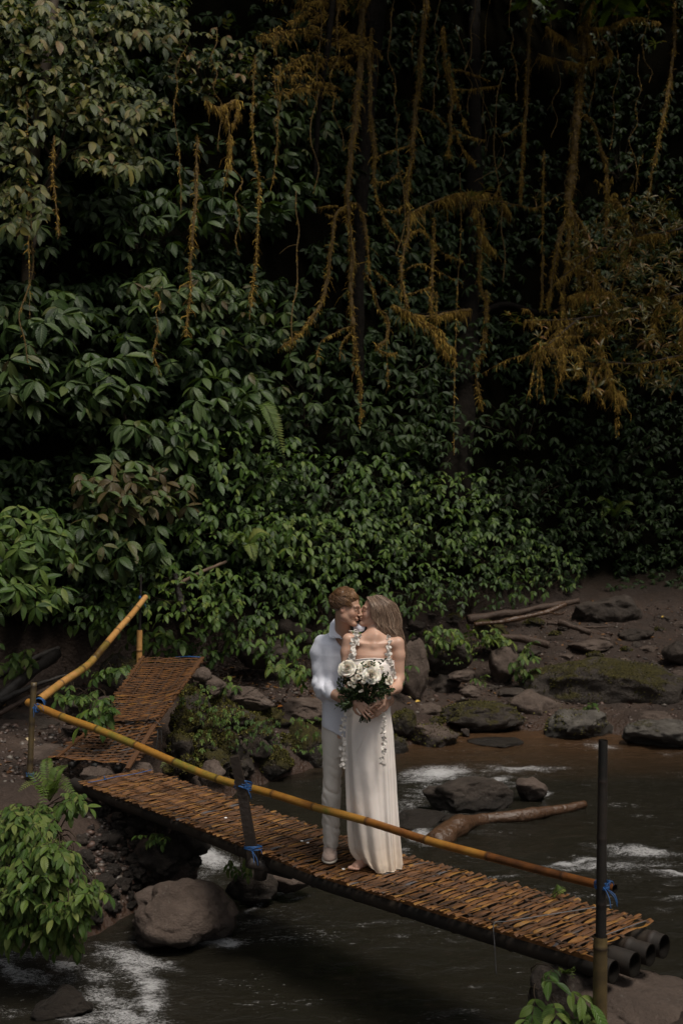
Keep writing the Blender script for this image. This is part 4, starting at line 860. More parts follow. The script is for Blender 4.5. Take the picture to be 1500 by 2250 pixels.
SM = [(190, 1535, 60, 22, 14, 9.9, .11, 'low leafy plant beside the first joint of the pale handrail'), (225, 1560, 40, 25, 8, 9.6, .14, 'pointed-leaf plant just left of the upper ramp'), (150, 1520, 30, 15, 6, 10.2, .10, 'small sprout between the driftwood and the corner post'), (240, 1470, 50, 18, 10, 11.3, .11, 'small plant under the middle of the pale handrail'),
 (30, 1440, 50, 40, 14, 11.5, .14, 'leafy plant growing in front of the driftwood at the left edge'), (330, 1400, 60, 40, 24, 12.4, .13, 'leafy plant right behind the sleeved bamboo post'), (620, 1470, 30, 24, 9, 13.0, .13, 'low drooping plant left of the rolled sleeve of the man'), (670, 1470, 22, 18, 6, 13.0, .12, 'tiny plant next to the elbow of the man'), (505, 1500, 30, 14, 6, 12.6, .11, 'sprout on the pebbly bank right of the ramp'),
 (1060, 1400, 60, 22, 22, 16.8, .13, 'light green plant draped over the brown boulders right of the woman'), (1150, 1450, 26, 36, 20, 16.3, .12, 'bright leafy tuft on the right of the round brown boulder'), (960, 1400, 60, 30, 20, 16.5, .13, 'leafy plant at the right shoulder of the woman'), (1060, 1495, 18, 8, 4, 15.8, .10, 'tiny sprout below the round brown boulder'), (1290, 1555, 18, 8, 4, 15.4, .12, 'tiny sprout at the foot of the long mossy rock'),
 (530, 1895, 30, 12, 8, 8.0, .07, 'small fern-like plant at the waterline behind the middle post'), (340, 1840, 40, 12, 8, 8.3, .06, 'sparse weeds on the cobbles under the bridge'), (860, 1460, 40, 30, 14, 15.0, .12, 'leafy plant hidden behind the elbow of the woman'), (730, 1400, 60, 30, 20, 14.0, .12, 'leafy plant behind the collar of the man')]
for i, (px, py, rx, ry, n, Yc, L, lb) in enumerate(SM):
    rng = np.random.RandomState(500+i); ab = rng.uniform(-1, 1, (n*2, 2)); ab = ab[(ab**2).sum(1) < 1][:n]
    pts = [P(px+a*rx, py+b*ry, Yc-.15*(1-a*a-b*b)+rng.uniform(-.1, .1)) for a, b in ab]
    plant(lb, 'leafy_plant', 'plant', 'sprig', pts, L, LF_MID if i % 2 else LF_BRIGHT, 700+i, P(px, py+ry, Yc+.15), stems=.6, stem_r=.003, rbias=.1)
# big smooth leaf plant behind the pale handrail
rng = np.random.RandomState(30); o = thing('banana_plant', 'plant with long paddle-shaped leaves behind the pale handrail', 'plant', tuple(P(205, 1400, 12.2))); fl = MB(); st = MB(); R0 = P(205, 1420, 12.2)
for (bx, by, tx, ty, L_, W_) in [(222, 1340, 285, 1312, .38, .13), (215, 1345, 160, 1350, .34, .12), (212, 1370, 200, 1408, .26, .12), (208, 1355, 250, 1350, .3, .12), (216, 1368, 235, 1385, .25, .1)]:
    b_ = P(bx, by, 12.1); t_ = P(tx, ty, 11.8); leaf_batch(fl, [b_], [t_-b_], [A(0, -.6, .8)], [np.linalg.norm(t_-b_)*1.05], [W_], [.5], [.2], [rng.uniform(.4, .8)], 9); tube(st, smooth_path([R0, (R0+b_)/2+A(0, 0, .05), b_], 8), .008, 6)
bl(fl.build('foliage', LF_BRIGHT, o)); bl(st.build('stem', M_GSTEM, o))
def fern(label, root, tips, L, seed, name='fern'):
    rng = np.random.RandomState(seed); o = thing(name, label, 'fern', tuple(root))
    fl = MB(); st = MB()
    for tp in tips:
        tp = np.array(tp); m = (root+tp)/2+A(0, -.05, .30*np.linalg.norm(tp-root)); q = smooth_path([root, m, tp], 26); tube(st, q, np.linspace(.004, .0015, 26), 4)
        T, N, B_ = frames(q); n = 24 if np.linalg.norm(tp-root) > .3 else 12; t = np.linspace(.18, .98, n); i = (t*25).astype(int); len_ = L*np.sin(pi*np.clip(t, 0, 1)**.6)**.8+.01
        for sg in (-1, 1):
            sd_ = unit(np.cross(T[i], A(0, -.5, .85)))*sg; leaf_batch(fl, q[i], sd_+T[i]*.45+A(0, 0, -.15), np.cross(sd_, T[i])*-sg+rng.normal(0, .1, (n, 3)), len_, len_*.26, np.full(n, .5), np.full(n, .1), np.clip(rng.normal(.5, .25)+rng.normal(0, .1, n), 0, 1), 4)
    bl(fl.build('frond', LF_FERN, o)); bl(st.build('stem', M_GSTEM, o))
r0 = P(110, 1760, 7.6)
fern('pale green fern arching on top of the bank at the left end of the bridge', r0, [P(60, 1700, 7.7), P(105, 1665, 7.9), P(165, 1745, 7.2), P(150, 1680, 7.8), P(40, 1740, 7.3), P(175, 1760, 7.3), P(95, 1800, 7.0)], .055, 1)
fern('single fern frond poking out behind the bridge deck at left', P(398, 1690, 8.6), [P(352, 1688, 8.3)], .045, 2)
fern('single yellow-green frond at the far edge of the deck near the right post', P(1205, 1975, 6.0), [P(1240, 1950, 6.0)], .04, 3)
fern('large hanging fern frond among the broad leaves at centre left', W(560, 890, 1.8), [W(625, 1010, 2.0), W(610, 960, 2.2)], .14, 4)
fern('lacy fern low on the hillside in the left centre', W(540, 1200, 1.5), [W(600, 1180, 1.8), W(560, 1235, 1.9), W(500, 1200, 1.8)], .12, 5)
fern('spreading fern in the shade at the right above the muddy slope', W(1345, 1140, .6), [W(1395, 1110, 1.0), W(1310, 1105, 1.0), W(1390, 1135, 1.1), W(1320, 1140, 1.0)], .16, 6)
fern('tiny yellow fern beneath the right end of the bridge', P(1240, 2140, 5.2), [P(1262, 2128, 5.1), P(1225, 2135, 5.1), P(1258, 2150, 5.05)], .03, 7)

# ---------------------------------------------------------------- thin vines dangling over the hillside
VX = [(66, 380, 800, 1.5), (345, 640, 820, 1.9), (392, 100, 470, 1.6), (478, 60, 330, 1.7), (520, 300, 560, 1.6), (612, 60, 300, 2.0), (650, 420, 760, 1.8), (697, 0, 420, 2.0), (740, 0, 330, 2.1), (862, 0, 260, 2.1), (880, 250, 560, 2.0), (905, 0, 130, 2.2), (958, 0, 260, 2.1), (1032, 0, 250, 2.1), (1065, 0, 330, 2.2), (1100, 150, 620, 2.0), (1128, 0, 220, 2.1), (1215, 0, 300, 2.2), (1305, 0, 240, 2.3), (1352, 0, 330, 2.3), (1395, 120, 420, 2.3), (1420, 0, 180, 2.3)]
ORDV = ['first', 'second', 'third', 'fourth', 'fifth', 'sixth', 'seventh', 'eighth', 'ninth', 'tenth', 'eleventh', 'twelfth', 'thirteenth', 'fourteenth', 'fifteenth', 'sixteenth', 'seventeenth', 'eighteenth', 'nineteenth', 'twentieth', 'twenty-first', 'twenty-second', 'twenty-third', 'twenty-fourth', 'twenty-fifth']
for i, (x, y0, y1, off) in enumerate(VX):
    rng = np.random.RandomState(800+i); n = 9; q = smooth_path([W(x+rng.normal(0, 5)+8*sin(k*.7+i), y0+(y1-y0)*k/(n-1), off) for k in range(n)], 50); o = thing('hanging_vine', 'thin straight vine, %s from the left edge, dangling over the dark hillside' % ORDV[i], 'vine', tuple(q[0]), 'thin vines dangling over the hillside')
    a = MB(); b = MB(); r = rng.uniform(.005, .011); tube(a, q, r, 6, rough=.5, rf=20); moss_on(b, q, r, rng.randint(200, 900), .03, rng, .7, .0045)
    if rng.rand() < .6:
        k = rng.randint(15, 40); e = q[k]+A(rng.normal(0, .25), 0, -.15); tube(a, smooth_path([q[k], (q[k]+e)/2+A(0, 0, .04), e], 10), r*.6, 5)
    bl(a.build('vine_stem', M_ROOT, o)); tag(bl(b.build('moss', M_MOSS, o)), kind='stuff')

# ---------------------------------------------------------------- leaves overhead and at the sides, out of frame, added to shade the hillside
rng = np.random.RandomState(9); n = 9000
x = rng.uniform(-14, 16, n); y = rng.uniform(11.5, 28, n); z = 11.8+rng.uniform(0, 2.5, n)+.25*(y-12)
B = np.stack([x, y, z], 1); keep = fbm(B, 3, .35, 2) > -.35+1.6*np.clip((np.where((x > -1.5) & (x < 3.0), 13.5, np.where(x > 3, 17.2, 15.5))-y)/1.5, 0, 1); B = B[keep]; n = len(B)
d = unit(rng.normal(0, 1, (n, 3))*A(1, 1, .3)); fl = MB(); leaf_batch(fl, B, d, A(0, 0, 1)+rng.normal(0, .3, (n, 3)), rng.uniform(.5, .9, n), rng.uniform(.22, .4, n), .5, .2, rng.rand(n), 3)
n = 7000; s = rng.choice([-1, 1], n); x = s*rng.uniform(9, 13, n); y = rng.uniform(-6, 16, n); z = rng.uniform(0, 12, n); B = np.stack([x, y, z], 1)
leaf_batch(fl, B, unit(rng.normal(0, 1, (n, 3))), rng.normal(0, 1, (n, 3)), rng.uniform(.5, .9, n), rng.uniform(.22, .4, n), .5, .2, rng.rand(n), 3)
tag(fl.build('shade_leaves', LF_DARK), 'unseen overhead and side leaves added to shade the gorge', 'forest', kind='stuff')
# ================================================================ ROCKS, LOGS, LITTER
import bmesh
_ico = {}
def ico(sub):
    if sub not in _ico:
        bm = bmesh.new(); bmesh.ops.create_icosphere(bm, subdivisions=sub, radius=1); _ico[sub] = (np.array([v.co[:] for v in bm.verts]), np.array([[v.index for v in f.verts] for f in bm.faces])); bm.free()
    return _ico[sub]
RK_BROWN = m_rock('brown_rock', [(.060, .043, .034), (.135, .098, .078), (.23, .175, .145)], 0, WZ+.02)
RK_DARK = m_rock('dark_rock', [(.024, .018, .014), (.062, .047, .037), (.125, .098, .080)], 0, WZ+.04)
RK_COB = m_rock('dark_cobble', [(.012, .009, .007), (.032, .024, .019), (.070, .053, .042)], 0, WZ+.02)
RK_MOSS = m_rock('mossy_rock', [(.022, .017, .013), (.055, .042, .033), (.10, .082, .066)], .62, WZ+.03)
RK_VMOSS = m_rock('very_mossy_rock', [(.022, .017, .013), (.045, .035, .027), (.08, .062, .050)], 1.0, WZ+.03)
RK_GREY = m_rock('speckled_grey_rock', [(.05, .045, .039), (.14, .125, .108), (.27, .25, .22)], .2, WZ+.05, 1.6)
def rock_mesh(mb, c, r, seed, sub=4, facets=6, rough=.16, rot=None, D=None, fl=.0):
    facets = facets+6; sub = max(sub, 4) if facets > 9 else sub
    V, Fc = ico(sub); rng = np.random.RandomState(seed); U = V.copy()
    for _ in range(facets):         # flatten against random planes: broken faces
        n = unit(rng.normal(0, 1, 3)); h = rng.uniform(.55, .88); dd = U@n-h; U = U-np.maximum(dd, 0)[:, None]*n*.85
    U = U*(1+rough*1.25*fbm(V+seed*3.1, 5, 1.3, seed, .55)[:, None])+.035*rough/.16*np.stack([fbm(V+seed, 4, 5, seed+k) for k in range(3)], 1)
    a = rng.uniform(0, 6.28) if rot is None else rot
    U = U*np.asarray(r); R = np.array([[cos(a), -sin(a), 0], [sin(a), cos(a), 0], [0, 0, 1]])
    mb.add(U@R.T+np.asarray(c), Fc, D)
def rock(px, py, hw, hh, Yc, mat, label, seed, depth=1.0, sub=4, facets=6, group=None, rough=.16, name='rock', dz=0, moss=0, rotz=0, base=None):
    c = P(px, py, Yc); k = Yc/F; r = A(hw*k*1.13, hw*k*depth*1.1, hh*k*1.22)
    mb = MB(); rock_mesh(mb, c+A(0, 0, dz), r, seed, sub, facets, rough, rot=rotz)
    o = mb.build(name, mat, loc=c-A(0, 0, r[2])); tag(o, label, 'rock', group)
    if moss:
        rng = np.random.RandomState(seed+5); n = int(moss); V = mb.v[0]; i = rng.randint(0, len(V), n*3); q = V[i]; nz = unit((q-c)/r)[:, 2]; q = q[(nz > -.15) & (fbm(q, 3, 5, seed) > -.05)][:n]
        mm = MB(); n = len(q)
        if n:
            d = unit(unit(q-c)+rng.normal(0, .6, (n, 3))+A(0, 0, .3)); l = rng.uniform(.010, .035, n)
            leaf_batch(mm, q, d, rng.normal(0, 1, (n, 3)), l, l*.55, .6, .2, rng.rand(n), 2)
            m = mm.build('moss', M_GMOSS); m['kind'] = 'stuff'; m.parent = o; m.matrix_parent_inverse = Matrix.Translation(-Vector(tuple(c-A(0, 0, r[2]))))
    return o
ROCKS = [ (1215, 1505, 40, 12, 16.6, RK_BROWN, 'half-buried flat stone left above the long mossy rock', .9, 60, 3), (1290, 1420, 46, 12, 18.0, RK_BROWN, 'flat pale stone alone in the middle of the muddy slope', .9, 0, 3), (1150, 1430, 30, 12, 17.6, RK_DARK, 'flat dark stone right below the cracked log', .9, 0, 3), (1400, 1395, 34, 14, 18.4, RK_DARK, 'lump of dark rock near the right edge, under the big dim boulder', .9, 0, 4), (1010, 1485, 26, 12, 16.2, RK_BROWN, 'small slab between the tall block and the round brown boulder', .9, 0, 3),  # px, py, half width, half height, Y, material, label, depth, moss strands, facets
 (1330, 1530, 168, 60, 16.0, RK_MOSS, 'long low mossy rock with pale lichen patches on the right bank', .45, 3500, -4),
 (1268, 1598, 76, 36, 14.4, RK_GREY, 'angular rock half dark half pale grey at the waterline, above the right post', .7, 500, 8),
 (1456, 1616, 74, 31, 13.9, RK_GREY, 'rounded speckled grey boulder at the right edge of the stream', .8, 0, 3),
 (1180, 1560, 56, 32, 15.4, RK_BROWN, 'wedge-shaped greyish slab between the long mossy rock and the sloping slab', .8, 200, 8),
 (1050, 1572, 84, 32, 14.9, RK_MOSS, 'flat rock with a dark moss patch, in the middle of the far bank', .7, 900, 6),
 (950, 1622, 62, 30, 14.0, RK_BROWN, 'slab sloping into the water just right of the skirt', .8, 500, 7),
 (888, 1590, 30, 32, 13.9, RK_VMOSS, 'small rock capped in golden moss beside the hip of the woman', .9, 900, 4),
 (865, 1642, 26, 24, 13.4, RK_MOSS, 'rounded mossy stone at the waterline touching the skirt outline', .9, 200, 3),
 (1106, 1468, 36, 34, 16.6, RK_BROWN, 'round brown boulder between two leafy clumps on the far bank', .9, 0, 5),
 (985, 1432, 52, 40, 16.9, RK_MOSS, 'flat-topped mossy block behind the shoulder of the woman', .8, 600, 8),
 (1082, 1395, 36, 32, 17.6, RK_VMOSS, 'pointed mossy rock under the dead logs', .8, 500, 7),
 (908, 1480, 34, 62, 15.4, RK_BROWN, 'tall grey-brown block directly right of the elbow of the woman', .8, 100, 7),
 (1030, 1521, 24, 12, 15.6, RK_BROWN, 'small oval stone on the mud left of the wedge slab', .9, 0, 3),
 (1125, 1524, 30, 10, 15.9, RK_DARK, 'thin dark flake of stone on the mud above the wedge slab', .7, 0, 5),
 (1241, 1446, 18, 8, 17.6, RK_BROWN, 'small flat stone lying alone on the muddy slope', .9, 0, 3),
 (1365, 1456, 19, 9, 17.2, RK_BROWN, 'small stone above the long mossy rock', .9, 0, 4),
 (1432, 1468, 26, 13, 17.0, RK_DARK, 'dark stone above the right end of the long mossy rock', .9, 0, 5),
 (1488, 1440, 30, 24, 17.2, RK_DARK, 'dark boulder cut by the right edge on the muddy slope', .9, 0, 5),
 (1488, 1486, 24, 12, 16.6, RK_BROWN, 'low stone at the right edge below the dark boulder', .9, 0, 5),
 (1440, 1578, 38, 10, 14.8, RK_BROWN, 'flat wet stone behind the speckled grey boulder', .9, 0, 4),
 (1328, 1350, 70, 40, 19.5, RK_DARK, 'big dim boulder at the head of the muddy slope', .8, 0, 5),
 (1022, 1610, 10, 10, 14.3, RK_BROWN, 'little upright stone in the shallows before the moss-patched flat rock', .8, 0, 4),
 (1090, 1632, 52, 9, 13.9, RK_DARK, 'barely emerging dark stone in the brown shallows', .8, 0, 3),
 (1030, 1748, 88, 40, 10.9, RK_DARK, 'big jagged wet boulder in the middle of the stream', .7, 0, 9),
 (1168, 1738, 38, 24, 11.2, RK_BROWN, 'small pale pointed rock in the stream right of the jagged boulder', .8, 0, 7),
 (915, 1806, 60, 17, 10.3, RK_DARK, 'dark wet rock awash next to the skirt', .7, 0, 4),
 (975, 1800, 30, 12, 10.4, RK_DARK, 'low rock awash between the skirt and the sunken trunk', .7, 0, 4),
 (400, 2010, 100, 62, 7.55, RK_BROWN, 'large smooth brown boulder standing in the water under the bridge', .8, 0, -3),
 (552, 1950, 50, 36, 8.2, RK_DARK, 'rough dark rock with ridges below the middle post', .8, 0, 8),
 (640, 1936, 48, 20, 8.3, RK_BROWN, 'low rounded rock in the stream right of the ridged dark one', .8, 0, 4),
 (140, 2212, 62, 26, 6.45, RK_DARK, 'glistening wet rock in the rapids at the lower left', .9, 0, 4),
 (600, 1682, 42, 32, 12.1, RK_VMOSS, 'round rock covered in golden moss at the waterline behind the middle post', .9, 1500, 3),
 (560, 1648, 30, 22, 12.0, RK_DARK, 'smooth dark stone above the middle post', .9, 0, 3),
 (668, 1640, 55, 52, 12.7, RK_VMOSS, 'angular mossy block at the waterline left of the trousers', .8, 1500, 9),
 (690, 1600, 50, 36, 13.2, RK_VMOSS, 'upper mossy block behind the angular one', .8, 1200, 8),
 (655, 1560, 75, 20, 13.2, RK_BROWN, 'flat brown slab left of the hip of the man', .8, 0, 4),
 (530, 1534, 66, 26, 12.6, RK_BROWN, 'grey-brown slab on the pebbly bank right of the ramp', .8, 0, 7),
 (455, 1506, 36, 20, 12.2, RK_BROWN, 'pale brown block beside the upper ramp edge', .8, 0, 8),
 (572, 1432, 62, 30, 13.6, RK_DARK, 'dark slate slab with a sharp edge left of the man', .8, 0, 9),
 (632, 1408, 50, 34, 14.3, RK_DARK, 'dark rock among leaves behind the slate slab', .7, 0, 8),
 (543, 1414, 9, 9, 13.4, RK_GREY, 'small white pebble resting on the slate slab', .9, 0, 2),
 (440, 1480, 22, 14, 12.0, RK_BROWN, 'small stone at the top right of the upper ramp', .9, 0, 4),
 (60, 1652, 100, 22, 9.9, RK_BROWN, 'flat brown slab on the left bank behind the corner post', .9, 0, 4),
 (50, 1598, 90, 26, 10.8, RK_DARK, 'long dark slab at the left edge below the driftwood', .6, 0, 6),
 (200, 1570, 66, 34, 10.4, RK_DARK, 'dark boulder behind the first stretch of the long handrail', .8, 0, 6),
 (275, 1486, 46, 42, 11.9, RK_MOSS, 'mossy boulder in shadow left of the upper ramp', .8, 300, 7),
 (235, 1545, 22, 16, 10.6, RK_BROWN, 'rounded stone next to the lower mat of the upper ramp', .9, 0, 3),
 (300, 1690, 36, 16, 9.35, RK_BROWN, 'flat stone wedged under the joint of ramp and bridge', .9, 0, 6),
 (220, 1700, 36, 16, 9.2, RK_BROWN, 'brown stone at the left end of the bridge deck', .9, 0, 6),
 (460, 1700, 28, 26, 9.9, RK_BROWN, 'pale split stone behind the deck under the long handrail', .9, 0, 8),
 (1452, 2277, 216, 77, 5.05, RK_BROWN, 'broad brown rock shelf carrying the right end of the bridge', .9, 0, 4),
 (1233, 2262, 108, 112, 5.3, RK_DARK, 'dark rock in shadow under the right end of the deck', .8, 0, 7),
]
for i, (px, py, hw, hh, Yc, m, lb, dp, ms, fc) in enumerate(ROCKS):
    rock(px, py, hw, hh, Yc, m, lb, 40+i, dp, 5 if hw > 60 else 4, fc, moss=ms, rotz=np.random.RandomState(i).uniform(-.25, .25))
rng = np.random.RandomState(88); bk = []
for t in range(900):
    px, py = rng.uniform(890, 1500), rng.uniform(1350, 1600); s = rng.uniform(12, 34)*(.7+.6*(py-1350)/250)
    if any(((px-r_[0])/(s*1.0+r_[2]))**2+((py-r_[1])/(s*.5+r_[3]))**2 < .85 for r_ in ROCKS) or any(((px-b_[0])/(s+b_[2]))**2+((py-b_[1])/((s+b_[2])*.5))**2 < 1 for b_ in bk): continue
    q = wall_pt(px, py)
    if q[1] < 14.2 or q[2] < WZ+.03 or q[1] > 19.5: continue
    bk.append((px, py, s, q[1]))
    if len(bk) > 25: break
bk.sort(); BW_ = ['first', 'second', 'third', 'fourth', 'fifth', 'sixth', 'seventh', 'eighth', 'ninth', 'tenth', 'eleventh', 'twelfth', 'thirteenth', 'fourteenth', 'fifteenth', 'sixteenth', 'seventeenth', 'eighteenth', 'nineteenth', 'twentieth', 'twenty-first', 'twenty-second', 'twenty-third', 'twenty-fourth', 'twenty-fifth', 'twenty-sixth']
for k, (px, py, s, Yq) in enumerate(bk):
    rock(px, py, s, s*rng.uniform(.35, .6), Yq, [RK_DARK, RK_BROWN, RK_MOSS][k % 3], 'small rock half sunk in the far muddy bank, %s counting from the left' % BW_[k], 600+k, .9, 4, 0, 'small rocks half sunk in the far muddy bank', moss=500 if k % 3 == 2 else 0, rotz=rng.uniform(-.4, .4), rough=.22)
# mossy mound right of the ramp, built of stones one can tell apart
MND = [(430, 1560, 34, 30, 11.7), (470, 1600, 42, 34, 11.8), (400, 1590, 30, 30, 11.2), (502, 1572, 40, 26, 12.2), (440, 1640, 38, 30, 11.4), (500, 1650, 34, 34, 11.6), (395, 1645, 30, 28, 10.9), (540, 1600, 46, 28, 12.3), (590, 1590, 40, 26, 12.7), (580, 1628, 30, 22, 12.4), (620, 1640, 28, 24, 12.6), (470, 1680, 34, 26, 11.2), (530, 1690, 28, 22, 11.6), (420, 1690, 28, 22, 10.8), (380, 1690, 24, 20, 10.4), (620, 1610, 30, 20, 12.9), (480, 1545, 26, 16, 12.3), (420, 1525, 22, 18, 11.8)]
ORD = ['leftmost', 'second from left', 'third from left', 'fourth from left', 'fifth from left', 'sixth from left', 'seventh from left', 'eighth from left', 'ninth from left', 'tenth from left', 'eleventh from left', 'twelfth from left']
def row_of(py, edges): return sum(py > e_ for e_ in edges)
def mound_label(i):
    ed_ = [1565, 1615, 1655]; r_ = row_of(MND[i][1], ed_); xs = sorted(m[0] for m in MND if row_of(m[1], ed_) == r_)
    return 'mossy stone, %s in the %s row of the mossy mound' % (ORD[xs.index(MND[i][0])], ['top', 'upper middle', 'lower middle', 'bottom'][r_])
for i, (px, py, hw, hh, Yc) in enumerate(MND):
    rock(px, py, hw, hh, Yc, RK_VMOSS if i % 3 else RK_MOSS, mound_label(i), 200+i, .9, 4, 5, 'mossy stones of the mound right of the ramp', moss=1300, name='mossy_stone', rough=.3)
rng = np.random.RandomState(4)
# cobbles heaped under the left end of the bridge
MD = [(P(275, 1880, 8.95), A(.60, .55, .52)), (P(355, 1905, 8.5), A(.30, .30, .27)), (P(215, 1960, 8.4), A(.4, .35, .3))]
def mound_pt(px, py):
    ys = np.linspace(7.4, 9.8, 260); x = (px-750)/F*ys; z = CAMZ-(py-1125)/F*ys; q = np.stack([x, ys, z], 1); hit = hgt(x, ys) > z
    for c, r in MD: hit |= (((q-c)/r)**2).sum(1) < 1
    i = np.nonzero(hit)[0]; return None if not len(i) else q[i[0]]
used = []; cpos = []
for t in range(2500):
    px, py = rng.uniform(180, 430), rng.uniform(1765, 2000)
    s = rng.choice([rng.uniform(7, 14), rng.uniform(14, 24), rng.uniform(24, 38)], p=[.28, .44, .28])
    if any((px-a)**2+(py-b)**2*1.3 < (.80*(s+c))**2 for a, b, c in used): continue
    q = mound_pt(px, py)
    if q is None or q[1] > 9.0 or q[2] < WZ+.02: continue
    used.append((px, py, s)); cpos.append(q)
    if len(used) > 62: break
ed_ = [1800, 1835, 1870, 1905, 1940]; RN = ['top', 'second', 'third', 'fourth', 'fifth', 'lowest']; SIDE = ORD+['thirteenth from left', 'fourteenth from left', 'fifteenth from left', 'sixteenth from left', 'seventeenth from left']
for k, (px, py, s) in enumerate(used):
    Yc = cpos[k][1]+.01; r_ = row_of(py, ed_); xs = sorted(u[0] for u in used if row_of(u[1], ed_) == r_)
    rock(px, py, s*rng.uniform(.9, 1.35), s*rng.uniform(.6, .95), Yc, RK_COB, 'cobble under the left bridge end, %s in the %s row of the heap' % (SIDE[xs.index(px)], RN[r_]), 300+k, 1.0, 4, -3, 'cobbles heaped under the left end of the bridge', name='cobble', rough=.30, rotz=rng.uniform(-.5, .5))
mb = MB()
for i_, (c, r) in enumerate(MD): rock_mesh(mb, c, r*1.02, 70+i_, 5, -4, .12, rot=0)
tag(mb.build('earth_bank', M_MUD), 'dark earth bank behind the cobble heap under the bridge', 'bank', kind='structure')

# pebbles and leaf litter on the banks: uncountable
mb = MB(); V, Fc = ico(1)
def scatter(x0, x1, y0, y1, n, smin, smax):
    for _ in range(n):
        c = wall_pt(rng.uniform(x0, x1), rng.uniform(y0, y1)); s = rng.uniform(smin, smax)*rng.uniform(.5, 1); d = A(0, rng.rand(), rng.rand())
        mb.add(V*A(s, s*.9, s*.6)*(1+.2*rng.normal(0, 1, (len(V), 1)))+c+A(0, 0, s*.15), Fc, d)
scatter(440, 720, 1430, 1560, 1500, .012, .045); scatter(190, 420, 1780, 1990, 500, .02, .06); scatter(0, 260, 1590, 1720, 420, .015, .05); scatter(880, 1500, 1330, 1600, 1500, .012, .05); scatter(380, 640, 1560, 1700, 300, .015, .05)
g = G('pebbles'); t, u, r = g.dat(); n1 = g.noise(g.pos(), 50, 4)
M_PEB = g.done(g.bsdf(g.mix(g.math('MULTIPLY', n1, .5), g.ramp(r, [(0, (.02, .014, .011)), (.4, (.06, .038, .03)), (.7, (.10, .055, .04)), (1, (.16, .14, .12))]), (.02, .015, .012)), .5, .5, g.bump(n1, .5, .01)))
tag(mb.build('pebbles', M_PEB), 'small pebbles scattered over both muddy banks', 'pebbles', kind='stuff')
fl = MB(); n = 1700; Fl = []
for _ in range(n):
    z_ = rng.choice(3, p=[.3, .52, .18]); bx = [(430, 740, 1440, 1570), (880, 1500, 1320, 1560), (0, 330, 1420, 1700)][z_]
    c = wall_pt(rng.uniform(bx[0], bx[1]), rng.uniform(bx[2], bx[3]))+A(0, 0, .012); a = rng.uniform(0, 6.28); l = rng.uniform(.03, .10)
    Fl.append((c, A(cos(a), sin(a), rng.uniform(-.1, .3)), A(0, 0, 1)+rng.normal(0, .25, 3), l, l*rng.uniform(.3, .6), rng.uniform(-.8, .8), .2))
z = [np.array([q[k] for q in Fl]) for k in range(7)]
leaf_batch(fl, *z, rng.beta(1.3, 2.2, n), 4)
g = G('dead_leaf'); t, u, r = g.dat()
M_DEAD = g.done(g.bsdf(g.ramp(r, [(0, (.02, .010, .006)), (.45, (.07, .032, .014)), (.75, (.16, .075, .025)), (.93, (.30, .16, .04)), (1, (.45, .33, .12))]), .6, .3))
tag(fl.build('leaf_litter', M_DEAD), 'brown and yellow dead leaves littering the muddy banks', 'leaf litter', kind='stuff')
M_YLEAF = m_simple('yellow_leaf', (.50, .33, .06), .5, .3, 30, .3); M_PLEAF = m_simple('pale_dry_leaf', (.42, .34, .20), .6, .3, 30, .3); M_OLEAF = m_simple('orange_leaf', (.42, .14, .02), .5, .3, 30, .3)
for (px, py, L, a, m, lb) in [(897, 1530, .11, -.7, M_PLEAF, 'pale yellow fallen leaf on the rock right of the hand of the woman'), (912, 1542, .09, .3, M_YLEAF, 'small yellow fallen leaf next to the paler one'), (1184, 1474, .13, -.4, M_OLEAF, 'orange fallen leaf on the mud below the bright leafy tuft'), (1340, 1481, .16, -.2, M_PLEAF, 'cream dry leaf lying on top of the long mossy rock'),
                          (1383, 1337, .11, .1, M_OLEAF, 'orange leaf high on the muddy slope'), (1452, 1356, .08, .4, M_YLEAF, 'yellow leaf near the right edge on the muddy slope'), (57, 1622, .17, -.6, M_PLEAF, 'curled cream leaf on the long dark slab at left'), (610, 1553, .08, .3, M_OLEAF, 'brown orange leaf on the flat slab left of the man')]:
    c = P(px, py, 0.0) if False else wall_pt(px, py, .12); fl = MB(); leaf_batch(fl, [c], [A(cos(a), .3, sin(a)+.1)], [A(0, -.6, .8)], [L], [L*.45], [.8], [.3], [.5], 6); tag(fl.build('fallen_leaf', m), lb, 'fallen leaf')

# logs and driftwood
M_LOG = m_simple('dead_wood', (.050, .030, .020), .7, .4, 25, .55, .9, .02); M_LOGD = m_simple('dark_driftwood', (.022, .018, .015), .6, .4, 25, .5, .8, .02); M_LOGR = m_simple('wet_reddish_wood', (.070, .037, .020), .32, .5, 18, .5, .9, .03); M_STICK = m_simple('pale_stick', (.16, .11, .075), .7, .3, 40, .3)
def log(label, pts, r0, r1, mat, seed, name='log', branches=(), rough=.3):
    q = smooth_path([np.array(p) for p in pts], 40); mb = MB(); R = np.linspace(r0, r1, 40)*(1+.12*fbm(q, 3, 3, seed)); q = q+np.stack([.25*r0*fbm(q, 3, 2.5, seed+k) for k in range(3)], 1)
    tube(mb, q, R, 14, rough=rough, seed=seed)
    o = mb.build(name, mat, loc=q[0]); tag(o, label, name.replace('_', ' '))
    for (bp, br_) in branches:
        m2 = MB(); tube(m2, smooth_path([np.array(p) for p in bp], 14), np.linspace(br_, br_*.5, 14), 8, rough=.3); b_ = m2.build('branch', mat); b_.parent = o; b_.matrix_parent_inverse = Matrix.Translation(-Vector(tuple(q[0])))
log('thick dark driftwood log leaning up from the left edge', [P(-30, 1560, 11.0), P(60, 1490, 11.3), P(128, 1435, 11.8)], .085, .055, M_LOGD, 1, 'driftwood_log')
log('second dark driftwood log beneath the thick one at the left edge', [P(-30, 1500, 11.6), P(40, 1465, 11.8), P(130, 1425, 12.2)], .05, .04, M_LOGD, 2, 'driftwood_log')
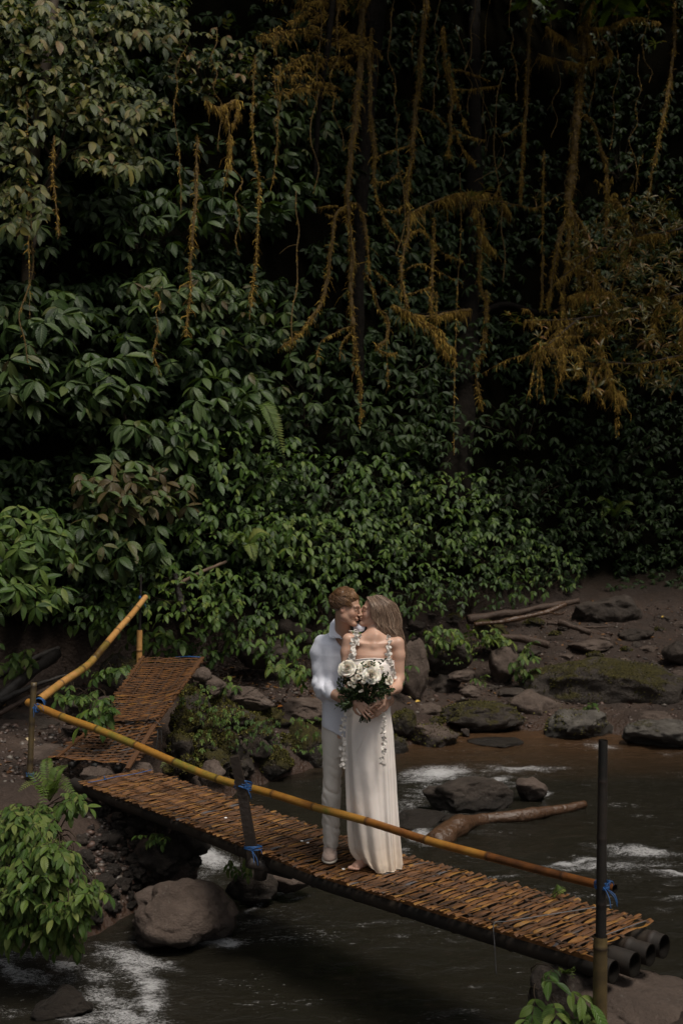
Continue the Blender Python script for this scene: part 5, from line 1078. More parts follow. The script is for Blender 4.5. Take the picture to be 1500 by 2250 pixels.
log('long thin driftwood branch reaching towards the pale handrail', [P(0, 1540, 10.8), P(70, 1508, 10.9), P(150, 1482, 11.1)], .035, .015, M_LOGD, 3, 'driftwood_log')
log('short stub of driftwood below the other driftwood at the left edge', [P(-20, 1580, 10.6), P(60, 1535, 10.8), P(110, 1510, 11)], .03, .025, M_LOG, 4, 'driftwood_log')
log('longest dead log lying at the foot of the hillside right of the woman', [P(1025, 1362, 17.8), P(1130, 1345, 17.9), P(1270, 1322, 18.3)], .075, .05, M_LOG, 5, 'dead_log')
log('cracked reddish dead log on the mud below the longest log', [P(1100, 1398, 17.0), P(1150, 1405, 17.0), P(1205, 1416, 16.9)], .07, .065, M_LOG, 6, 'dead_log')
log('curved dead branch crossing the longest log', [P(1040, 1372, 17.5), P(1120, 1362, 17.4), P(1200, 1345, 17.6), P(1240, 1328, 17.8)], .04, .05, M_LOGR, 7, 'dead_log', [([P(1200, 1345, 17.6), P(1230, 1350, 17.4), P(1245, 1338, 17.4)], .02)])
log('thin dead branch trailing right across the muddy slope', [P(1200, 1370, 17.3), P(1280, 1378, 17.2), P(1350, 1376, 17.3)], .03, .014, M_LOG, 8, 'dead_log', [([P(1300, 1378, 17.2), P(1330, 1390, 17), P(1340, 1398, 17)], .01)])
log('short dead log sloping down to the right of the logs', [P(1225, 1368, 17.1), P(1260, 1378, 17.0), P(1297, 1390, 16.9)], .05, .045, M_LOG, 9, 'dead_log')
log('slanting pale dead stick among the bushes above the upper ramp', [P(393, 1282, 12.6), P(440, 1258, 12.7), P(497, 1234, 12.9)], .028, .02, M_STICK, 10, 'dead_stick')
log('dark rotten stem hanging down behind the upper ramp', [P(384, 1262, 12.0), P(392, 1300, 12.0), P(403, 1345, 12.0)], .03, .04, M_LOGD, 11, 'dead_stick')
log('leaning bare stick in the left part of the hillside', [P(270, 900, 13.2), P(278, 930, 13.2), P(288, 968, 13.2)], .02, .018, M_LOG, 12, 'dead_stick')
log('wet reddish tree trunk half sunk across the stream behind the handrail', [P(955, 1852, 9.6), P(1000, 1822, 10.0), P(1060, 1798, 10.35), P(1140, 1789, 10.45), P(1220, 1778, 10.65), P(1285, 1764, 10.85)], .11, .04, M_LOGR, 13, 'sunken_trunk', [], .3)
# petals and scraps on the deck
M_PETW = m_simple('white_petal', (.75, .72, .70), .6, .3, 40, .1)
for (px, py, lb) in [(494, 1798, 'white petal on the deck left of the middle post'), (661, 1849, 'single white petal on the deck left of the shoe'), (674, 1853, 'tiny white petal nearest the shoe of the man'), (752, 1911, 'tiny white scrap on the front edge of the deck below the bare foot')]:
    c = PZ(px, py, -.03); mb = MB(); leaf_batch(mb, [c, c+A(.004, .004, 0)], [A(1, .3, .5), A(-.3, 1, .6)], [A(0, -.3, 1)]*2, [.022, .018], [.016, .014], [.9, .9], [.3, .3], [.5, .5], 4); tag(mb.build('petal', M_PETW), lb, 'petal')

rng = np.random.RandomState(31)
for i, (px, py, rx, ry, n, lb) in enumerate([(470, 1590, 60, 40, 60, 'low weeds creeping over the mossy mound right of the ramp'), (560, 1610, 60, 40, 60, 'weeds growing among the right-hand stones of the mossy mound'), (430, 1660, 50, 30, 40, 'small weeds at the dark foot of the mossy mound behind the handrail'), (680, 1610, 40, 40, 36, 'weeds on the mossy blocks left of the trousers'), (430, 1520, 40, 20, 20, 'weeds at the top of the mossy mound by the ramp edge'), (1010, 1430, 50, 30, 24, 'moss and weeds on the flat-topped block behind the woman')]):
    pts = []
    for _ in range(n):
        a = rng.uniform(-1, 1, 2); x, y = px+a[0]*rx, py+a[1]*ry; Y0 = (11.35+(x-430)/180*.6) if x < 900 else 16.3; pts.append(P(x, y, Y0-rng.uniform(0, .25)))
    plant(lb, 'weed_patch', 'weeds', 'sprig', pts, .045, LF_MID, 900+i, P(px, py+ry, 11.8 if px < 900 else 16.6), stems=.15, stem_r=.0015, rbias=.15, ns=3)
# ================================================================ THE COUPLE
class SDF:
    """signed distance grid with smooth unions, polygonised by surface nets"""
    def __init__(s, lo, hi, h):
        s.lo = np.array(lo, float); s.h = h; s.n = np.ceil((np.array(hi)-s.lo)/h).astype(int)+1
        s.D = np.full(s.n, .2, np.float32); s.ax = [s.lo[k]+h*np.arange(s.n[k]) for k in range(3)]
    def sub(s, lo, hi, m=.04):
        a = np.clip(((np.asarray(lo)-m-s.lo)/s.h).astype(int), 0, s.n-1); b = np.clip(((np.asarray(hi)+m-s.lo)/s.h).astype(int)+2, a+1, s.n)
        sl = tuple(slice(x, y) for x, y in zip(a, b)); p = np.stack(np.meshgrid(*[s.ax[k][sl[k]] for k in range(3)], indexing='ij'), -1); return sl, p
    def put(s, sl, d, k, cut=False):
        D = s.D[sl]
        if cut: d = -d; h = np.clip(.5-.5*(D-d)/max(k, 1e-5)*1.0, 0, 1); h = np.clip(.5-.5*(d-D)/max(k, 1e-5), 0, 1); s.D[sl] = (d+(D-d)*h+k*h*(1-h)).astype(np.float32); return
        h = np.clip(.5+.5*(D-d)/max(k, 1e-5), 0, 1); s.D[sl] = (D+(d-D)*h-k*h*(1-h)).astype(np.float32)
    def cone(s, a, b, r0, r1, k=.01, cut=False):
        a, b = np.asarray(a, float), np.asarray(b, float); R = max(r0, r1); sl, p = s.sub(np.minimum(a, b)-R, np.maximum(a, b)+R)
        ab = b-a; t = np.clip(((p-a)@ab)/max(ab@ab, 1e-12), 0, 1); d = np.linalg.norm(p-a-t[..., None]*ab, axis=-1)-(r0+(r1-r0)*t); s.put(sl, d, k, cut)
    def chain(s, pts, rs, k=.01):
        for i in range(len(pts)-1): s.cone(pts[i], pts[i+1], rs[i], rs[i+1], k)
    def ell(s, c, r, M=None, k=.01, cut=False):
        c = np.asarray(c, float); r = np.asarray(r, float); R = r.max(); sl, p = s.sub(c-R, c+R); q = p-c
        if M is not None: q = q@np.asarray(M).T
        k0 = np.linalg.norm(q/r, axis=-1); k1 = np.linalg.norm(q/(r*r), axis=-1); s.put(sl, k0*(k0-1)/np.maximum(k1, 1e-6), k, cut)
    def loft(s, zs, cx, cy, a, b, k=.02, power=2.0):
        """elliptical sections stacked along z (zs ascending)"""
        a = np.asarray(a, float); b = np.asarray(b, float); cx = np.asarray(cx, float); cy = np.asarray(cy, float)
        sl, p = s.sub(((cx-a).min(), (cy-b).min(), zs[0]), ((cx+a).max(), (cy+b).max(), zs[-1])); z = p[..., 2]
        I = lambda v: np.interp(z, zs, v); A_, B_ = I(a), I(b)
        q = (np.abs((p[..., 0]-I(cx))/A_)**power+np.abs((p[..., 1]-I(cy))/B_)**power)**(1/power); d = (q-1)*np.minimum(A_, B_)
        d = np.maximum(d, np.maximum(zs[0]-z, z-zs[-1])); s.put(sl, d, k)
    def mesh(s):
        D = s.D; ins = D < 0; nx, ny, nz = D.shape; cs = (nx-1, ny-1, nz-1); acc = np.zeros(cs+(3,), np.float32); cnt = np.zeros(cs, np.float32)
        corner = lambda o: D[o[0]:o[0]+cs[0], o[1]:o[1]+cs[1], o[2]:o[2]+cs[2]]
        for ax in range(3):
            oth = [k for k in range(3) if k != ax]
            for i in (0, 1):
                for j in (0, 1):
                    o = [0, 0, 0]; o[oth[0]] = i; o[oth[1]] = j; o2 = list(o); o2[ax] = 1; a = corner(o); b = corner(o2); m = (a < 0) != (b < 0)
                    idx = np.nonzero(m); t = a[idx]/(a[idx]-b[idx]); pt = np.zeros((len(t), 3), np.float32); pt[:] = o; pt[:, ax] = t
                    acc[idx] += pt; cnt[idx] += 1
        act = cnt > 0; idn = np.full(cs, -1, np.int64); w_ = np.nonzero(act); idn[w_] = np.arange(len(w_[0]))
        V = s.lo+s.h*(np.stack(w_, 1)+acc[w_]/cnt[w_][:, None]); Fs = []
        for ax in range(3):
            sa = [slice(None)]*3; sb = [slice(None)]*3; sa[ax] = slice(0, -1); sb[ax] = slice(1, None); a = ins[tuple(sa)]; b = ins[tuple(sb)]
            m = a != b; q = np.array(np.nonzero(m)).T; o1, o2 = [k for k in range(3) if k != ax]
            q = q[(q[:, o1] > 0) & (q[:, o2] > 0) & (q[:, o1] < D.shape[o1]-1) & (q[:, o2] < D.shape[o2]-1)]
            e1 = np.zeros(3, int); e1[o1] = 1; e2 = np.zeros(3, int); e2[o2] = 1
            c = [idn[tuple((q-x).T)] for x in (e1*0, e1, e1+e2, e2)]; f = np.stack(c, 1); flip = a[tuple(q.T)] ^ (ax == 1); f[~flip] = f[~flip][:, ::-1]; Fs.append(f)
        f = np.concatenate(Fs); return V, f[(f >= 0).all(1)]
def smooth_v(V, f, it=2, lam=.5):
    e = np.concatenate([f[:, [0, 1]], f[:, [1, 2]], f[:, [2, 3]], f[:, [3, 0]]]); n = len(V); V = V.copy()
    for _ in range(it):
        for l in (lam, -lam*.92):
            a = np.zeros_like(V); c = np.zeros(n)
            for k in range(3): a[:, k] = np.bincount(e[:, 0], V[e[:, 1], k], n)+np.bincount(e[:, 1], V[e[:, 0], k], n)
            c = np.bincount(e[:, 0], minlength=n)+np.bincount(e[:, 1], minlength=n); V += l*(a/np.maximum(c, 1)[:, None]-V)
    return V
class Plane:      # outline coordinates measured on an enlarged crop of the couple, at a person's own distance
    def __init__(s, Y0): s.Y0 = Y0
    def __call__(s, u, v, d=0.): return P(600+u/3.215, 1250+v/3.2145, s.Y0+d)
    def z(s, v, d=0.): return CAMZ-(1250+v/3.2145-1125)/F*(s.Y0+d)
    def x(s, u, d=0.): return (600+u/3.215-750)/F*(s.Y0+d)
QM = Plane(6.84); QW = Plane(6.62)

def head(S, c, fwd, up, k, male):
    """skull and face; returns frame"""
    f = unit(fwd); sd_ = unit(np.cross(up, f)); up = np.cross(f, sd_); M = np.array([f, sd_, up]); w_ = lambda a, b, cc: np.asarray(c)+(f*a+sd_*b+up*cc)*k
    S.ell(w_(-.012, 0, .034), A(.094, .074, .084)*k, M, .01)
    S.ell(w_(.034, 0, -.03), A(.054, .056, .078)*k, M, .02*k)
    for s in (-1, 1):
        S.cone(w_(.0, s*.046, -.062), w_(.062, s*.014, -.104), .026*k, .019*k, .02*k); S.cone(w_(-.005, s*.052, -.02), w_(.0, s*.046, -.062), .024*k, .024*k, .02*k)
        S.ell(w_(.050, s*.034, -.032), A(.026, .022, .024)*k, M, .02*k)           # cheek
        S.cone(w_(.088, s*.012, .022), w_(.072, s*.048, .020), (.008 if male else .005)*k, .006*k, .016*k)   # brow ridge
    S.ell(w_(.076, 0, -.104), A(.020, .024, .018)*k, M, .015*k)                    # chin
    for s in (-1, 1):
        S.ell(w_(.1005, s*.031, .001), A(.013, .018, .010)*k, M, .016*k, True); S.ell(w_(.0725, s*.031, -.001), A(.0110, .0145, .0105)*k, M, .009)   # socket, closed lid
        S.cone(w_(.0825, s*.021, -.005)*1., w_(.076, s*.043, -.006), .0014, .0012, .001)                                                          # lashes
    S.cone(w_(.088, 0, .014), w_(.112, 0, -.030), .0085*k, .0105*k, .010*k); S.ell(w_(.112, 0, -.034), A(.011, .012, .010)*k, M, .006*k)
    for s in (-1, 1): S.ell(w_(.100, s*.011, -.038), A(.010, .008, .008)*k, M, .005*k)
    S.ell(w_(.090, 0, -.062), A(.012, .024, .0065)*k, M, .006*k); S.ell(w_(.089, 0, -.074), A(.012, .021, .0070)*k, M, .005*k); S.cone(w_(.1, -.02, -.068), w_(.1, .02, -.068), .0018*k, .0018*k, .002, True)
    for s in (-1, 1):
        S.ell(w_(-.012, s*.074, -.008), A(.019, .008, .031)*k, M, .006*k); S.ell(w_(-.008, s*.083, -.006), A(.010, .006, .018)*k, M, .004*k, True)
    return w_, M
def hand(S, wrist, palm_dir, back, k=1.0, curl=(.35, .7, .8), thumb_side=1, spread=.10, palm=.088):
    """palm with four unequal bent fingers and a thumb leaving its side; back = direction the back of the hand faces"""
    p = unit(palm_dir); b = unit(np.asarray(back)-p*np.dot(back, p)); s = np.cross(p, b)*thumb_side
    L = palm*k; kn = []
    for i, (o, ln, r) in enumerate([(.030, .092, .0088), (.010, .100, .0090), (-.010, .093, .0086), (-.028, .074, .0078)]):
        K = wrist+p*L*(1-.10*abs(i-1)/2)+s*o*k; kn.append(K); S.cone(wrist+s*o*.55*k+p*.012, K, .0145*k, .0105*k, .010)
        d = unit(p+s*spread*(1.5-i)*.5); q = K
        for j, fr in enumerate((.44, .32, .24)):
            a = curl[j]*(1+.06*(i-1.5)); d = unit(d*cos(a)-b*sin(a)); bb = b*cos(a)+d*sin(a)*0; q2 = q+d*ln*fr*k; S.cone(q, q2, r*k*(1-.10*j), r*k*(.9-.10*j), .0022); q = q2
    T0 = wrist+s*.024*k+p*.014*k; T1 = T0+unit(p*.55+s*.75-b*.25)*.042*k; T2 = T1+unit(p*.85+s*.25-b*.4)*.032*k; T3 = T2+unit(p*.9-b*.35)*.024*k
    S.cone(T0, T1, .0155*k, .0115*k, .010); S.cone(T1, T2, .0110*k, .0098*k, .003); S.cone(T2, T3, .0098*k, .0080*k, .003)
def nails(mb, tips): pass

def m_skin(name, col, red):
    g = G(name); lip, brow, bl_ = g.dat(); n1 = g.noise(g.pos(), 60, 4); n2 = g.noise(g.pos(), 9, 3)
    c = g.mix(g.math('MULTIPLY', n2, .5), col, tuple(x*.8 for x in col)); c = g.mix(g.math('MULTIPLY', bl_, .22), c, red)
    c = g.mix(g.math('MULTIPLY', lip, .55), c, (.38, .14, .11)); c = g.mix(g.math('MULTIPLY', brow, .75), c, (.09, .045, .028))
    return g.done(g.bsdf(c, .47, .45, g.bump(n1, .15, .002), sub=.12))
SK_M = m_skin('tanned_skin', (.54, .325, .23), (.55, .22, .15)); SK_W = m_skin('fair_skin', (.54, .33, .24), (.58, .22, .17))

def hair_mat(name, stops):
    g = G(name); t, u, r = g.dat(); n1 = g.noise(g.scale(g.pos(), (160, 160, 25)), 1, 3)
    return g.done(g.bsdf(g.ramp(g.math('ADD', g.math('MULTIPLY', r, .8), g.math('MULTIPLY', n1, .2)), stops), .38, .5, g.bump(n1, .6, .003)))
HR_M = hair_mat('light_brown_hair', [(.1, (.045, .020, .009)), (.45, (.12, .058, .024)), (.75, (.24, .125, .055)), (.95, (.42, .25, .12))])
HR_W = hair_mat('ash_brown_hair', [(.1, (.06, .035, .023)), (.45, (.17, .108, .073)), (.75, (.34, .235, .165)), (.95, (.56, .43, .32))])
def strand(mb, pts, r0, rnd, n=14, ns=5, flat=.5):
    q = smooth_path(pts, n); t = np.linspace(0, 1, n); R = r0*np.sin(pi*np.clip(.12+.88*t, 0, 1)**.7)**.6*(1-.3*t)+.0004; tube(mb, q, R, ns, np.stack([t, t*0, np.full(n, rnd)], 1), cap=False, squash=flat)
def cloth(name, color, rough=.75, weave=900, fold=None, sheen=.2, spec=.3, **kw):
    g = G(name); p = g.pos(); n1 = g.noise(g.scale(p, (weave, weave, weave*.15)), 1, 2); n2 = g.noise(g.scale(p, (weave*.15, weave*.15, weave)), 1, 2); n3 = g.noise(p, 9, 4)
    hb = g.math('ADD', g.math('MULTIPLY', g.math('ADD', n1, n2), .04), g.math('MULTIPLY', n3, .5))
    c = g.mix(g.math('MULTIPLY', n3, .5), color, tuple(x*.9 for x in color))
    if fold is not None:      # stained hem: dirt rises unevenly from the ground
        sp = g.n('ShaderNodeSeparateXYZ'); g.L(p, sp.inputs[0]); dz = g.math('SUBTRACT', 1, g.math('MULTIPLY', g.math('ADD', g.math('SUBTRACT', sp.outputs[2], -.05), g.math('MULTIPLY', n3, -.12)), 3.2), clamp=True)
        c = g.mix(g.math('MULTIPLY', dz, .5), c, fold)
    return g.done(g.bsdf(c, rough, spec, g.bump(hb, .35, .012), sheen=sheen, **kw))
CL_SHIRT = cloth('pale_blue_linen', (.73, .75, .84)); CL_TROU = cloth('beige_cotton', (.70, .65, .59), .7); CL_DRESS = cloth('ivory_satin', (.84, .77, .72), .30, fold=(.50, .34, .17), sheen=.15, spec=.5, sub=.04)
CL_PET = m_simple('organza_petal', (.78, .73, .67), .6, .3, 40, .08, .2)
CL_SHOE = cloth('sand_suede', (.50, .37, .31), .85, 1400)
M_SOLE = m_simple('cream_rubber', (.52, .47, .40), .6, .4, 60, .12)

# ------------------------------------------------ man
man = thing('person', 'man in pale blue shirt and beige trousers kissing the woman from behind', 'person', tuple(QM(430, 2075)))
S = SDF((-.46, 6.32, .62), (.46, 7.02, 1.88), .0046)
HC = QM(521, 273, -.150); wM, MM = head(S, HC, A(.95, -.27, -.17), A(.12, 0, 1), .925, True)
S.cone(wM(-.025, 0, -.05), QM(490, 500, -.02), .048, .056, .025); S.cone(QM(490, 470, -.01), QM(370, 520, .0), .05, .045, .04); S.cone(QM(490, 480, -.01), QM(600, 530, .03), .05, .045, .04)
S.loft([QM.z(1180), QM.z(1000), QM.z(800), QM.z(620), QM.z(500)], [QM.x(470), QM.x(470), QM.x(462), QM.x(465), QM.x(480)], [6.84]*5, [.115, .11, .125, .135, .09], [.09, .085, .095, .10, .07], .03)
S.chain([QM(330, 540), QM(318, 840, -.02), QM(470, 900, -.22), QM(590, 925, -.385)], [.042, .036, .036, .026], .02)
hand(S, QM(585, 925, -.385), A(1, -.18, -.32), A(-.25, -1, .1), 1.05, (.25, .55, .6), -1)
S.chain([QM(640, 560, .03), QM(800, 810, .0), QM(812, 930, -.20), QM(790, 965, -.33)], [.04, .034, .034, .026], .02)
hand(S, QM(796, 965, -.34), A(-1, -.35, -.42), A(.2, -1, .25), 1.05, (.3, .6, .6), 1)
V, f = S.mesh(); V = smooth_v(V, f, 1)
def face_dat(V, w_, c, M, k, brow_r):
    q = (V-c)@M.T/k; D = np.zeros_like(V)
    lipd = np.linalg.norm((q-A(.095, 0, -.068))/A(.018, .020, .0105), axis=1); D[:, 0] = np.clip(1.5-lipd*1.2, 0, 1)*(q[:, 0] > .08)
    for s in (-1, 1):
        t = np.clip((q[:, 1]*s-.012)/.038, 0, 1); by = .024-.004*t; D[:, 1] = np.maximum(D[:, 1], np.clip(2-np.abs(q[:, 2]-by-.003)/brow_r, 0, 1)*((q[:, 1]*s > .010) & (q[:, 1]*s < .052) & (q[:, 0] > .05)))
        D[:, 1] = np.maximum(D[:, 1], np.clip(2-np.abs(q[:, 2]+.0055)/.0012, 0, 1)*((q[:, 1]*s > .014) & (q[:, 1]*s < .047) & (q[:, 0] > .068)))
        D[:, 2] = np.maximum(D[:, 2], np.clip(1.3-np.linalg.norm((q-A(.06, s*.042, -.030))/A(.04, .03, .028), axis=1), 0, 1)); D[:, 2] = np.maximum(D[:, 2], np.clip(1.6-np.linalg.norm((q-A(-.01, s*.078, -.01))/A(.025, .02, .034), axis=1), 0, 1))
    return D
mb = MB(); mb.add(V, f, face_dat(V, wM, HC, MM, .925, .004)); bl(mb.build('body', SK_M, man))
# shirt
S = SDF((-.50, 6.48, .72), (.44, 7.04, 1.66), .005)
zz = [QM.z(v) for v in (1175, 1100, 1000, 900, 800, 700, 600, 520, 470, 440)]
S.loft(zz, [QM.x(u) for u in (470, 468, 470, 468, 462, 458, 458, 462, 468, 475)], [6.84]*10, [.128, .126, .122, .125, .132, .142, .150, .140, .105, .062], [.108, .105, .10, .10, .105, .112, .112, .10, .08, .060], .02, 2.3)
S.chain([QM(345, 520, .0), QM(328, 590), QM(333, 700, -.01), QM(338, 800, -.03), QM(352, 862, -.05)], [.056, .062, .056, .060, .058], .025)
S.chain([QM(345, 830, -.05), QM(400, 868, -.12)], [.056, .050], .03); S.chain([QM(394, 858, -.12), QM(414, 878, -.145)], [.057, .054], .006)
S.chain([QM(600, 520, .03), QM(700, 640, .03), QM(800, 800, .0)], [.058, .052, .046], .02); S.cone(QM(800, 800, -.0), QM(808, 850, -.09), .046, .044, .02)
S.cone(wM(-.025, 0, -.03), QM(494, 520, -.03), .055, .061, .008, True); S.cone(QM(500, 500, -.10), QM(505, 590, -.14), .035, .012, .01, True)
Pg = np.stack(np.meshgrid(*S.ax, indexing='ij'), -1).astype(np.float32); msk = np.abs(S.D) < .03; q = Pg[msk]
armw = np.clip(1-(q[:, 0]-QM.x(400))/.05, 0, 1)*(q[:, 2] > QM.z(930))
fo = .003*fbm(q*A(9, 9, 6.0), 4, 1, 5)+armw*(.0022+.006*np.exp(-((q[:, 2]-QM.z(800))/.07)**2))*(1-2.4*np.abs(vnoise(np.stack([q[:, 0]*8+q[:, 2]*9, q[:, 1]*6, q[:, 2]*13-q[:, 0]*20], 1), 9)))+(1-armw)*.0050*(1-2*np.abs(vnoise(np.stack([q[:, 0]*16+q[:, 2]*4, q[:, 1]*10, q[:, 2]*4], 1), 11)))
S.D[msk] += fo.astype(np.float32); del Pg
_, p = S.sub(S.lo, S.lo+S.h*S.n, 0); zp = np.interp(p[..., 0], [QM.x(345), QM.x(420), QM.x(500), QM.x(600)], [QM.z(1102), QM.z(1130), QM.z(1172), QM.z(1165)]); S.D = np.maximum(S.D, (zp-p[..., 2]).astype(np.float32))
V, f = S.mesh(); V = smooth_v(V, f, 1); mb = MB(); mb.add(V, f)
def sheet(mb, rows, th=.004):
    """a thin curved cloth flap given as a grid of points, with thickness"""
    R = np.array(rows, float); n, m = R.shape[:2]; du = np.gradient(R, axis=0); dv = np.gradient(R, axis=1); N = unit(np.cross(du, dv)); a = R+N*th/2; b = R-N*th/2; Fq = grid_faces(n, m)
    edge = [(i, 0) for i in range(n)]+[(n-1, j) for j in range(1, m)]+[(i, m-1) for i in range(n-2, -1, -1)]+[(0, j) for j in range(m-2, 0, -1)]; e = np.array([i*m+j for i, j in edge]); e2 = np.roll(e, -1)
    mb.add(np.concatenate([a.reshape(-1, 3), b.reshape(-1, 3)]), [Fq, Fq[:, ::-1]+n*m, np.stack([e, e2, e2+n*m, e+n*m], 1)])
o_shirt = bl(mb.build('shirt', CL_SHIRT, man))
mb = MB()      # open collar: near flap and the far one glimpsed under the chin of the woman
t = np.linspace(0, 1, 7)
nb = smooth_path([QM(432, 352, .02), QM(440, 400, -.05), QM(462, 450, -.09), QM(488, 500, -.115)], 7); ob = smooth_path([QM(405, 385, .0), QM(398, 430, -.07), QM(400, 484, -.105), QM(472, 488, -.125)], 7)
sheet(mb, [nb*(1-k)+ob*k+A(0, -.012*sin(pi*k), 0) for k in np.linspace(0, 1, 6)]); 
nb = smooth_path([QM(565, 395, -.12), QM(600, 388, -.15), QM(650, 400, -.14)], 7); ob = smooth_path([QM(572, 440, -.12), QM(610, 442, -.16), QM(640, 436, -.15)], 7); sheet(mb, [nb*(1-k)+ob*k+A(0, -.012*sin(pi*k), 0) for k in np.linspace(0, 1, 5)])
c_ = mb.build('collar', CL_SHIRT, o_shirt)
# trousers and shoes
S = SDF((-.32, 6.62, -.04), (.30, 7.14, .98), .005)
zz = [QM.z(v) for v in (1985, 1930, 1850, 1700, 1600, 1500, 1350, 1200, 1080)]
S.loft(zz, [QM.x(u) for u in (412, 408, 406, 406, 408, 415, 420, 425, 430)], [6.88, 6.87, 6.86, 6.85, 6.85, 6.85, 6.85, 6.85, 6.85], [.053, .058, .062, .064, .067, .065, .070, .076, .084], [.060, .064, .068, .072, .078, .08, .09, .1, .1], .02)
S.loft(zz, [QM.x(u) for u in (612, 610, 606, 600, 590, 580, 565, 545, 520)], [6.97]*5+[6.94, 6.90, 6.88, 6.86], [.053, .055, .06, .062, .066, .07, .075, .08, .09], [.06, .064, .068, .072, .078, .08, .09, .1, .1], .02)
S.loft([QM.z(1300), QM.z(1200), QM.z(1060)], [QM.x(455), QM.x(465), QM.x(470)], [6.86]*3, [.08, .112, .115], [.09, .10, .095], .03)
Pg = np.stack(np.meshgrid(*S.ax, indexing='ij'), -1).astype(np.float32); msk = np.abs(S.D) < .03; q = Pg[msk]; low = np.clip((.42-q[:, 2])/.35, 0, 1); knee = np.exp(-((q[:, 2]-.42)/.10)**2)
S.D[msk] += (.005*fbm(q*A(8, 8, 3), 2, 1, 5)+(.002+.0085*low**2+.003*knee)*(1-2.2*np.abs(vnoise(np.stack([q[:, 0]*15+q[:, 2]*3, q[:, 1]*14, q[:, 2]*17+q[:, 0]*9], 1), 4)))).astype(np.float32); del Pg
V, f = S.mesh(); V = smooth_v(V, f, 1); mb = MB(); mb.add(V, f); bl(mb.build('trousers', CL_TROU, man))
def deckz(x, y):
    s = (A(x, y, 0)-BA)@BE; return float(bz(s))+.012
def shoe(toe, heel):
    tx, ty = toe; hx, hy = heel; z0 = deckz((tx+hx)/2, (ty+hy)/2); a = A(tx, ty, z0); b = A(hx, hy, z0); d = unit(b-a); s = unit(np.cross(d, A(0, 0, 1))); L = np.linalg.norm(b-a); M = np.array([d, s, A(0, 0, 1)])
    S = SDF(np.minimum(a, b)-A(.09, .09, .02), np.maximum(a, b)+A(.09, .09, .16), .0035)
    S.ell(a+d*.075+A(0, 0, .034), (.078, .050, .034), M, .02); S.ell(a+d*.15+A(0, 0, .042), (.10, .040, .042), M, .03); S.ell(a+d*(L-.055)+A(0, 0, .045), (.058, .036, .048), M, .03); S.cone(a+d*.17+A(0, 0, .05), a+d*.19+A(0, 0, .09), .036, .036, .03)
    _, p = S.sub(S.lo, S.lo+S.h*S.n, 0); S.D = np.maximum(S.D, (z0+.016-p[..., 2]).astype(np.float32))
    q = p-a; u_ = q@d; v_ = q@s; seam = np.abs(np.sqrt(np.maximum(((u_-.112)/.088)**2+(v_/.036)**2, 0))-1)*.036; top = p[..., 2] > z0+.03; S.D += np.where((seam < .0035) & top & (u_ < .17), .0022, 0).astype(np.float32)
    V, f = S.mesh(); mb = MB(); mb.add(smooth_v(V, f, 1), f); up_ = bl(mb.build('shoe', CL_SHOE, man))
    S = SDF(np.minimum(a, b)-A(.09, .09, .02), np.maximum(a, b)+A(.09, .09, .06), .0035); S.ell(a+d*.078+A(0, 0, .012), (.084, .054, .018), M, .02); S.ell(a+d*.16+A(0, 0, .012), (.1, .044, .018), M, .03); S.ell(a+d*(L-.055)+A(0, 0, .012), (.064, .040, .018), M, .03)
    V, f = S.mesh(); mb = MB(); mb.add(smooth_v(V, f, 1), f); so_ = mb.build('sole', M_SOLE, up_)
shoe((QM.x(396, -.12), 6.715), (QM.x(404, .13), 6.985)); shoe((.155, 6.83), (.125, 7.10))
# hair
S = SDF(HC-.17, HC+.17, .004); r3 = A(.108, .086, .095)*.93; S.ell(wM(-.028, 0, .042), r3, MM, .01)
S.ell(wM(.075, .0, -.025), A(.07, .10, .075), MM, .008, True); S.ell(wM(-.02, 0, -.095), A(.2, .2, .052), MM, .008, True)
for s in (-1, 1): S.ell(wM(.008, s*.085, -.025), A(.030, .03, .034), MM, .006, True)
_, p = S.sub(S.lo, S.lo+S.h*S.n, 0); S.D += (.007*fbm(p, 3, 26, 3)).astype(np.float32)
V, f = S.mesh(); mb = MB(); mb.add(V, f, A(0, 0, .25)); rng = np.random.RandomState(14)
for k in range(2400):
    a = rng.uniform(0, 2*pi); el = rng.uniform(-.35, 1.5); n0 = A(cos(el)*cos(a), cos(el)*sin(a), sin(el))
    if n0[0] > .40 and n0[2] < .45 or n0[2] < -.12 and n0[0] > .05: continue
    flow = unit(A(.8+.3*sin(n0[1]*7), .35*np.sign(n0[1]+.01)+.5*sin(n0[0]*6+n0[2]*5), -.35 if n0[2] < .4 else .12)+rng.normal(0, .17, 3)); q = []; pt = n0.copy(); ph = rng.uniform(0, 6)
    for j in range(6):
        fl_ = flow-pt*np.dot(flow, pt); pt = unit(pt+fl_*.10); lift = 1.0+.03*sin(j*1.1+ph)+.06*sin(n0[0]*9+n0[1]*7)*j/5+.03*j/5+(.05*j/5 if n0[2] > .5 else 0); loc = pt*r3*(1+(lift-1)*(1 if pt[0] < .45 else .35)); q.append(wM(-.028, 0, .042)+MM.T@(loc))
    strand(mb, q, rng.uniform(.0016, .0036), float(np.clip(rng.normal(.5+.22*n0[2]+.15*n0[0], .2), .05, 1)), 12, 5, .6)
bl(mb.build('hair', HR_M, man))

